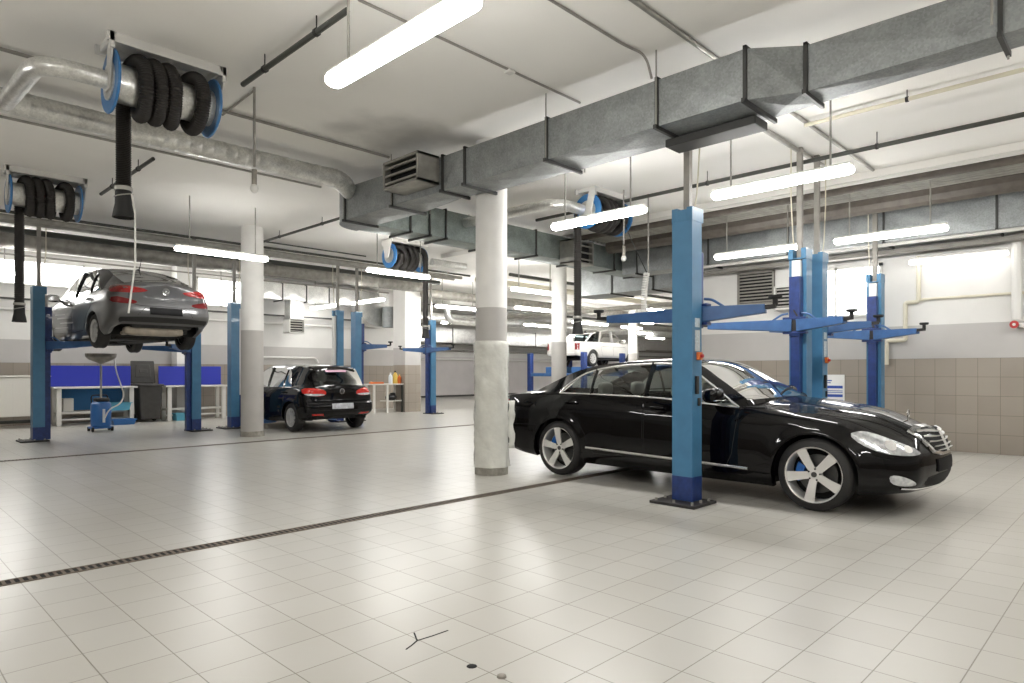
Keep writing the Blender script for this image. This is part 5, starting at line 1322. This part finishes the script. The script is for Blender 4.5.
pipe([(-5.5, 16.5, 3.99), (12.75, 16.5, 3.99)], .17, M['lag'], 'thick round duct of the ceiling bundle behind the grey car', 'spiral_duct', 'ventilation duct', spiral=.5)
tag(MB().box(-5.9, 13., -.05, .05, -.02, .02).build('cable_tray', M['flange'], None, loc=(0, 19.8, 3.1), smooth=False), 'dark cable tray along the back wall under the windows', 'cable tray')
run('x', -5.5, 12.9, 19.9, 2.85, .03, 'pipe_white', 'white pipe along the back wall under the cable tray')
pipe([(9.0, 19.9, 1.78), (11.05, 19.9, 1.78), (11.15, 19.9, 1.62)], .035, M['pipe_white'], 'short white pipe on the back wall above the hatchback roof')
for k, (x, m, l) in enumerate(((12.55, 'pipe_white', 'left vertical white pipe on the back wall by the shelf table'), (12.78, 'pipe_cream', 'right vertical cream pipe on the back wall by the shelf table'))):
    pipe([(x, 19.88, .95), (x, 19.88, 4.2)], .045, M[m], l)
# right side: ceiling pipes over the posts
run('y', -5.5, 2.95, 7.9, 4.2, .022, 'pipe_cream', 'thin cream pipe on the ceiling right of the big duct', clips=4)
run('y', -5.5, 8.2, 9.02, 4.12, .028, 'pipe_dark', 'black sprinkler pipe on the ceiling right of the big duct', name='sprinkler_pipe', clips=6)
run('x', 7.3, 10.1, 3.42, 4.265, .03, 'pipe_light', 'pale conduit running from the big duct towards the paired posts', name='conduit', cat='conduit')
for x, r, z, m, l in ((10.60, .018, 4.15, 'pipe_white', 'first thin white pipe of the ceiling bundle by the right wall'), (10.70, .018, 4.15, 'pipe_white', 'second thin white pipe of the ceiling bundle by the right wall'),
    (10.86, .06, 4.12, 'pipe_brown', 'thick brown pipe of the ceiling bundle by the right wall'), (11.04, .022, 4.12, 'pipe_light', 'first slim zinc pipe of the ceiling bundle by the right wall'), (11.16, .022, 4.12, 'pipe_light', 'second slim zinc pipe of the ceiling bundle by the right wall'), (11.28, .022, 4.12, 'pipe_light', 'third slim zinc pipe of the ceiling bundle by the right wall'),
    (11.42, .022, 4.12, 'pipe_light', 'fourth slim zinc pipe of the ceiling bundle by the right wall'), (11.56, .022, 4.12, 'pipe_light', 'fifth slim zinc pipe of the ceiling bundle by the right wall'), (11.86, .15, 4.06, 'pipe_brown', 'thickest brown pipe of the ceiling bundle by the right wall'), (12.24, .045, 4.1, 'pipe_dark', 'black pipe above the grey duct along the right wall')):
    run('y', -5.5, 8.62, x, z, r, m, l)
run('y', -5.5, 7.1, 12.24, 3.44, .03, 'pipe_white', 'white pipe under the grey duct along the right wall')
tr = MB(); tr.box(-.09, .09, -6, 7, -.012, 0); tr.box(-.095, -.085, -6, 7, 0, .05); tr.box(.085, .095, -6, 7, 0, .05)
for i in range(65): tr.box(-.097, -.095, -6 + i * .2, -5.88 + i * .2, .012, .038)
tag(tr.build('cable_tray', M['pipe_grey'], None, loc=(12.7, 0, 3.36), smooth=False), 'perforated cable tray under the grey duct along the right wall', 'cable tray')
pipe([(12.94, 2.93, 3.3), (12.94, 2.93, 2.52), (12.94, 3.13, 2.52), (12.94, 3.13, 1.87), (12.94, 3.42, 1.87), (12.94, 3.42, 1.45)], .035, M['pipe_cream'], 'stepped cream pipe going down the right wall beside the rightmost post', rad=.05)
pipe([(12.95, 2.93, 2.56), (12.95, -5., 2.56)], .022, M['pipe_cream'], 'thin cream pipe running along the right wall below the wall lamp')
run('y', 1.0, 1.0001, 12.9, 3, .001, 'pipe_cream', 'x') if False else None
pipe([(12.9, 1.58, 2.14), (12.9, 1.58, 3.4)], .07, M['pipe_white'], 'thick white pipe standing on the right wall at the right edge')
t = thing('alarm_bell', 'small red alarm sounder on the right wall at the right edge', 'alarm', (12.86, 1.60, 2.06))
MB().cyl((.0, 0, 0), (.13, 0, 0), .045, seg=16).build('base', M['white_metal'], t); MB().cyl((-.06, 0, 0), (.0, 0, 0), .06, .05, seg=16).build('bell', M['red'], t); MB().cyl((-.075, 0, 0), (-.058, 0, 0), .022, seg=12).build('lens', M['white_metal'], t)
MB().box(.03, .13, -.3, -.05, -.05, .02).build('bracket', M['white_metal'], t, bevel=.006)
wall_grille('wall_louvre', 'slatted louvre high on the right wall, left of the paired posts', 12.92, 12.99, 5.42, 6.18, 2.68, 3.34, '-x', 9, .05, m='pipe_grey', slat='pipe_grey')
wall_grille('fan_box', 'small square fan box beside the slatted louvre on the right wall', 12.7, 12.99, 5.0, 5.33, 2.52, 2.98, '-x', 6, .06, cat='fan box')
t = thing('poster', 'white poster with blue bars on the tiled right wall behind the paired posts', 'poster', (12.985, 4.35, 1.0))
MB().box(-.006, .006, -.22, .22, -.26, .27).build('sheet', M['paper'], t, smooth=False)
for z, h, a0, a1 in ((.04, .025, -.19, .19), (-.12, .025, -.19, .19), (.16, .01, .0, .19), (.12, .008, .02, .19), (-.03, .006, -.19, .19), (-.06, .006, -.19, .1), (-.2, .006, -.19, .19)):
    MB().box(-.009, -.005, a0, a1, z - h, z + h).build('printed_bar', M['paper_blue'], t, smooth=False)
# coiled air hose near the left arm of the nearest post
q = MB(); P = []
for i in range(400):
    u = i / 399; a = u * 26 * 2 * pi; P.append((.045 * cos(a) - .06 * u, .045 * sin(a) + .03 * sin(u * 3), -.72 * u + .0))
t = thing('coiled_air_hose', 'coiled black and white air hose hanging above the left arm of the nearest post', 'air hose', (9.45, 6.10, 2.98))
q.tube(P, .009, 6).build('coil', M['pipe_white'], t); MB().cyl((.045, 0, 0), (.045, 0, 1.32), .012, seg=6).build('feed_pipe', M['pipe_grey'], t)
MB().tube([(0, 0, 0), (-.2, .15, .5), (-.35, .3, 1.0)], .008, 5).build('feed_cable', M['cable'], t)

# ------------------------------------------------------------------ workshop furniture by the back wall
workbench(3.62, 5.44, 'left white-framed workbench with blue back panel behind the raised grey car')
workbench(6.12, 7.80, 'right white-framed workbench with blue back panel behind the blue post', under='none')
wheelie_bin(5.78, 19.25)
oil_drainer(4.12, 16.9)
tub(5.0, 18.98 + .25, .17, .28, .2, .16, M['tub_blue'], 'dark blue tub on the lower rail of the left workbench') if False else None
tub(5.02, 18.62, .0, .26, .17, .14, M['tub_blue'], 'low dark blue tub on the floor before the left workbench')
tub(5.0, 19.12, .34, .30, .2, .2, M['cyan'], 'light blue tub on the rail under the left workbench')
tub(6.55, 19.1, .0, .16, .2, .2, M['cyan'], 'light blue tub on the floor under the right workbench')
t = thing('radiator', 'white panel radiator against the back wall at the left edge', 'radiator', (2.75, 19.0, 0))
MB().box(-.8, .8, -.05, .05, .28, 1.2).build('panel', M['radiator'], t, bevel=.015)
r = MB()
for i in range(26): r.box(-.76 + i * .06, -.74 + i * .06, -.06, -.045, .34, 1.14)
r.build('fins', M['radiator'], t, smooth=False); MB().box(-.82, .82, -.08, .08, 1.2, 1.235).build('top_cover', M['radiator'], t, bevel=.008)
l = MB()
for s in (-.6, .6): l.box(s - .03, s + .03, -.04, .04, 0, .3)
l.build('feet', M['bench_leg'], t); pipe([(1.9, 19.3, .14), (3.6, 19.3, .14)], .04, M['pipe_dark'], 'dark floor pipe under the white radiator at the left edge')
tag(MB().box(-.11, .11, -.1, .1, 0, .32).build('carton', M['bench_top'], None, loc=(3.98, 19.3, .35), bevel=.01), 'pale carton on the rail at the left end of the left workbench', 'box')

t = thing('shelf_table', 'small white table with a lower shelf standing against the square pillar', 'table', (12.55, 18.0, 0))
MB().box(-.75, .5, -.25, .3, .90, .94).build('top', M['bench_top'], t, bevel=.005)
for x, m in ((-.62, 'bench_leg'), (-.12, 'bench_leg'), (.47, 'pipe_dark')): MB().box(x - .03, x + .03, -.22, -.16, 0, .9).build('leg', M[m], t)
for x in (-.62, .47): MB().box(x - .03, x + .03, .2, .26, 0, .9).build('leg', M['bench_leg'], t)
MB().box(-.1, .46, -.2, .26, .36, .385).build('lower_shelf', M['bench_top'], t)
def bottle(x, y, z, r, h, m, cap, label):
    t = thing('bottle', label, 'bottle', (x, y, z)); MB().lathe([(0, 0), (r, .0), (r, h * .62), (r * .8, h * .74), (r * .34, h * .84), (r * .34, h * .9)], seg=18).build('body', M[m], t)
    MB().cyl((0, 0, h * .88), (0, 0, h), r * .42, seg=12).build('cap', M[cap], t); return t
bottle(12.62, 17.9, .94, .065, .36, 'bottle_w', 'white_metal', 'white bottle on the shelf table, left of the yellow ones')
bottle(12.84, 17.95, .94, .08, .42, 'yellow', 'black_trim', 'tall yellow bottle with dark cap on the shelf table')
bottle(12.97, 17.9, .94, .065, .30, 'orange', 'yellow', 'short orange bottle at the right end of the shelf table')
tag(MB().box(-.22, .22, -.1, .1, 0, .06).build('tray', M['orange'], None, loc=(12.08, 17.9, .94), bevel=.015), 'flat orange tray on the left of the shelf table', 'tray')
q = MB(); blob(q, (0, 0, .09), (.2, .14, .1), 2.4); blob(q, (.08, .02, .19), (.1, .09, .06), 2.2); tag(q.build('tool_bag', M['black_trim'], None, loc=(12.72, 18.02, .395)), 'dark tool bag on the lower shelf of the shelf table', 'bag')

# ------------------------------------------------------------------ far hall services
for i, (y, z, r, m, l) in enumerate(((26.8, 1.98, .05, 'pipe_white', 'lowest white pipe on the far hall wall'), (26.8, 2.45, .05, 'pipe_light', 'middle pipe on the far hall wall'), (26.75, 2.85, .1, 'lag', 'thick upper pipe on the far hall wall'))):
    run('x', 14.6, 45.5, y, z, r, m, l)
run('x', 13.6, 44, 17.45, 3.95, .16, 'lag', 'thick lagged pipe under the far hall ceiling behind the wrapped column', seg=16)
run('x', 14.6, 44, 22.6, 3.7, .22, 'galv_light', 'wide round duct under the far hall ceiling', name='spiral_duct', cat='ventilation duct', seg=18)
run('x', 13.4, 44, 14.6, 4.1, .09, 'pipe_cream', 'cream pipe under the far hall ceiling nearest the room', seg=12)
run('x', 13.4, 44, 13.2, 4.1, .05, 'pipe_dark', 'dark pipe under the far hall ceiling nearest the room')
run('x', 14.6, 44, 20.4, 4.0, .06, 'pipe_dark', 'dark pipe in the middle of the far hall ceiling')
pipe([(15.2, 19.5, 3.95), (15.2, 18.1, 3.95), (15.2, 18.1, 3.15), (17.6, 18.1, 3.15)], .13, M['galv_light'], 'shiny bent round pipe beyond the blue post with spread arms', 'spiral_duct', 'ventilation duct', rad=.35, seg=18)
duct('ventilation_duct', 'square duct running through the far hall behind the middle column', 'x', [(x, 24.6, 25.4, 2.75, 3.45) for x in (15, 18, 21, 24, 27, 30, 34, 38)], [(x, 24.6, 25.4, 2.75, 3.45) for x in (18, 21, 24, 27, 30, 34)], M['galv_light'])
duct('ventilation_duct', 'dark square duct dropping behind the nearest blue post', 'y', [(y, 13.6, 14.5, 3.3, 4.1) for y in (7.6, 8.6, 9.8, 11.)], [(y, 13.6, 14.5, 3.3, 4.1) for y in (8.6, 9.8)], M['galv'])
run('y', 7.6, 24, 17.9, 3.4, .08, 'pipe_light', 'pale pipe crossing the far hall towards the back')
wall_grille('wall_louvre', 'small louvre on the far hall wall above the pickup', 30.5, 31.8, 26.9, 26.99, 2.9, 3.5, '-y', 5, .05)

# ------------------------------------------------------------------ camera, world, view
cam = bpy.data.cameras.new('camera'); co = bpy.data.objects.new('camera', cam); COL.objects.link(co)
cam.sensor_width = 36; cam.lens = 36 * 660 / 1024; cam.shift_y = 30.5 / 1024; cam.clip_end = 200; cam.clip_start = .05
co.location = (0, 0, 1.32); co.rotation_euler = (pi / 2, 0, -(pi / 2 - math.atan2(660 / hypot(646, 660), 646 / hypot(646, 660)) ) if False else -math.atan2(660, 646))
SC.camera = co
W = bpy.data.worlds.new('world'); SC.world = W; W.use_nodes = True
W.node_tree.nodes['Background'].inputs[0].default_value = (.9, .93, 1., 1); W.node_tree.nodes['Background'].inputs[1].default_value = .3
v = SC.view_settings; v.view_transform = 'Standard'; v.look = 'None'; v.gamma = 1; v.use_curve_mapping = False; v.exposure = EXPOSURE
SC.cycles.use_denoising = True; SC.cycles.max_bounces = 9; SC.cycles.diffuse_bounces = 5; SC.cycles.glossy_bounces = 5; SC.cycles.transparent_max_bounces = 12
SC.cycles.sample_clamp_indirect = 6.; SC.cycles.caustics_reflective = False; SC.cycles.caustics_refractive = False
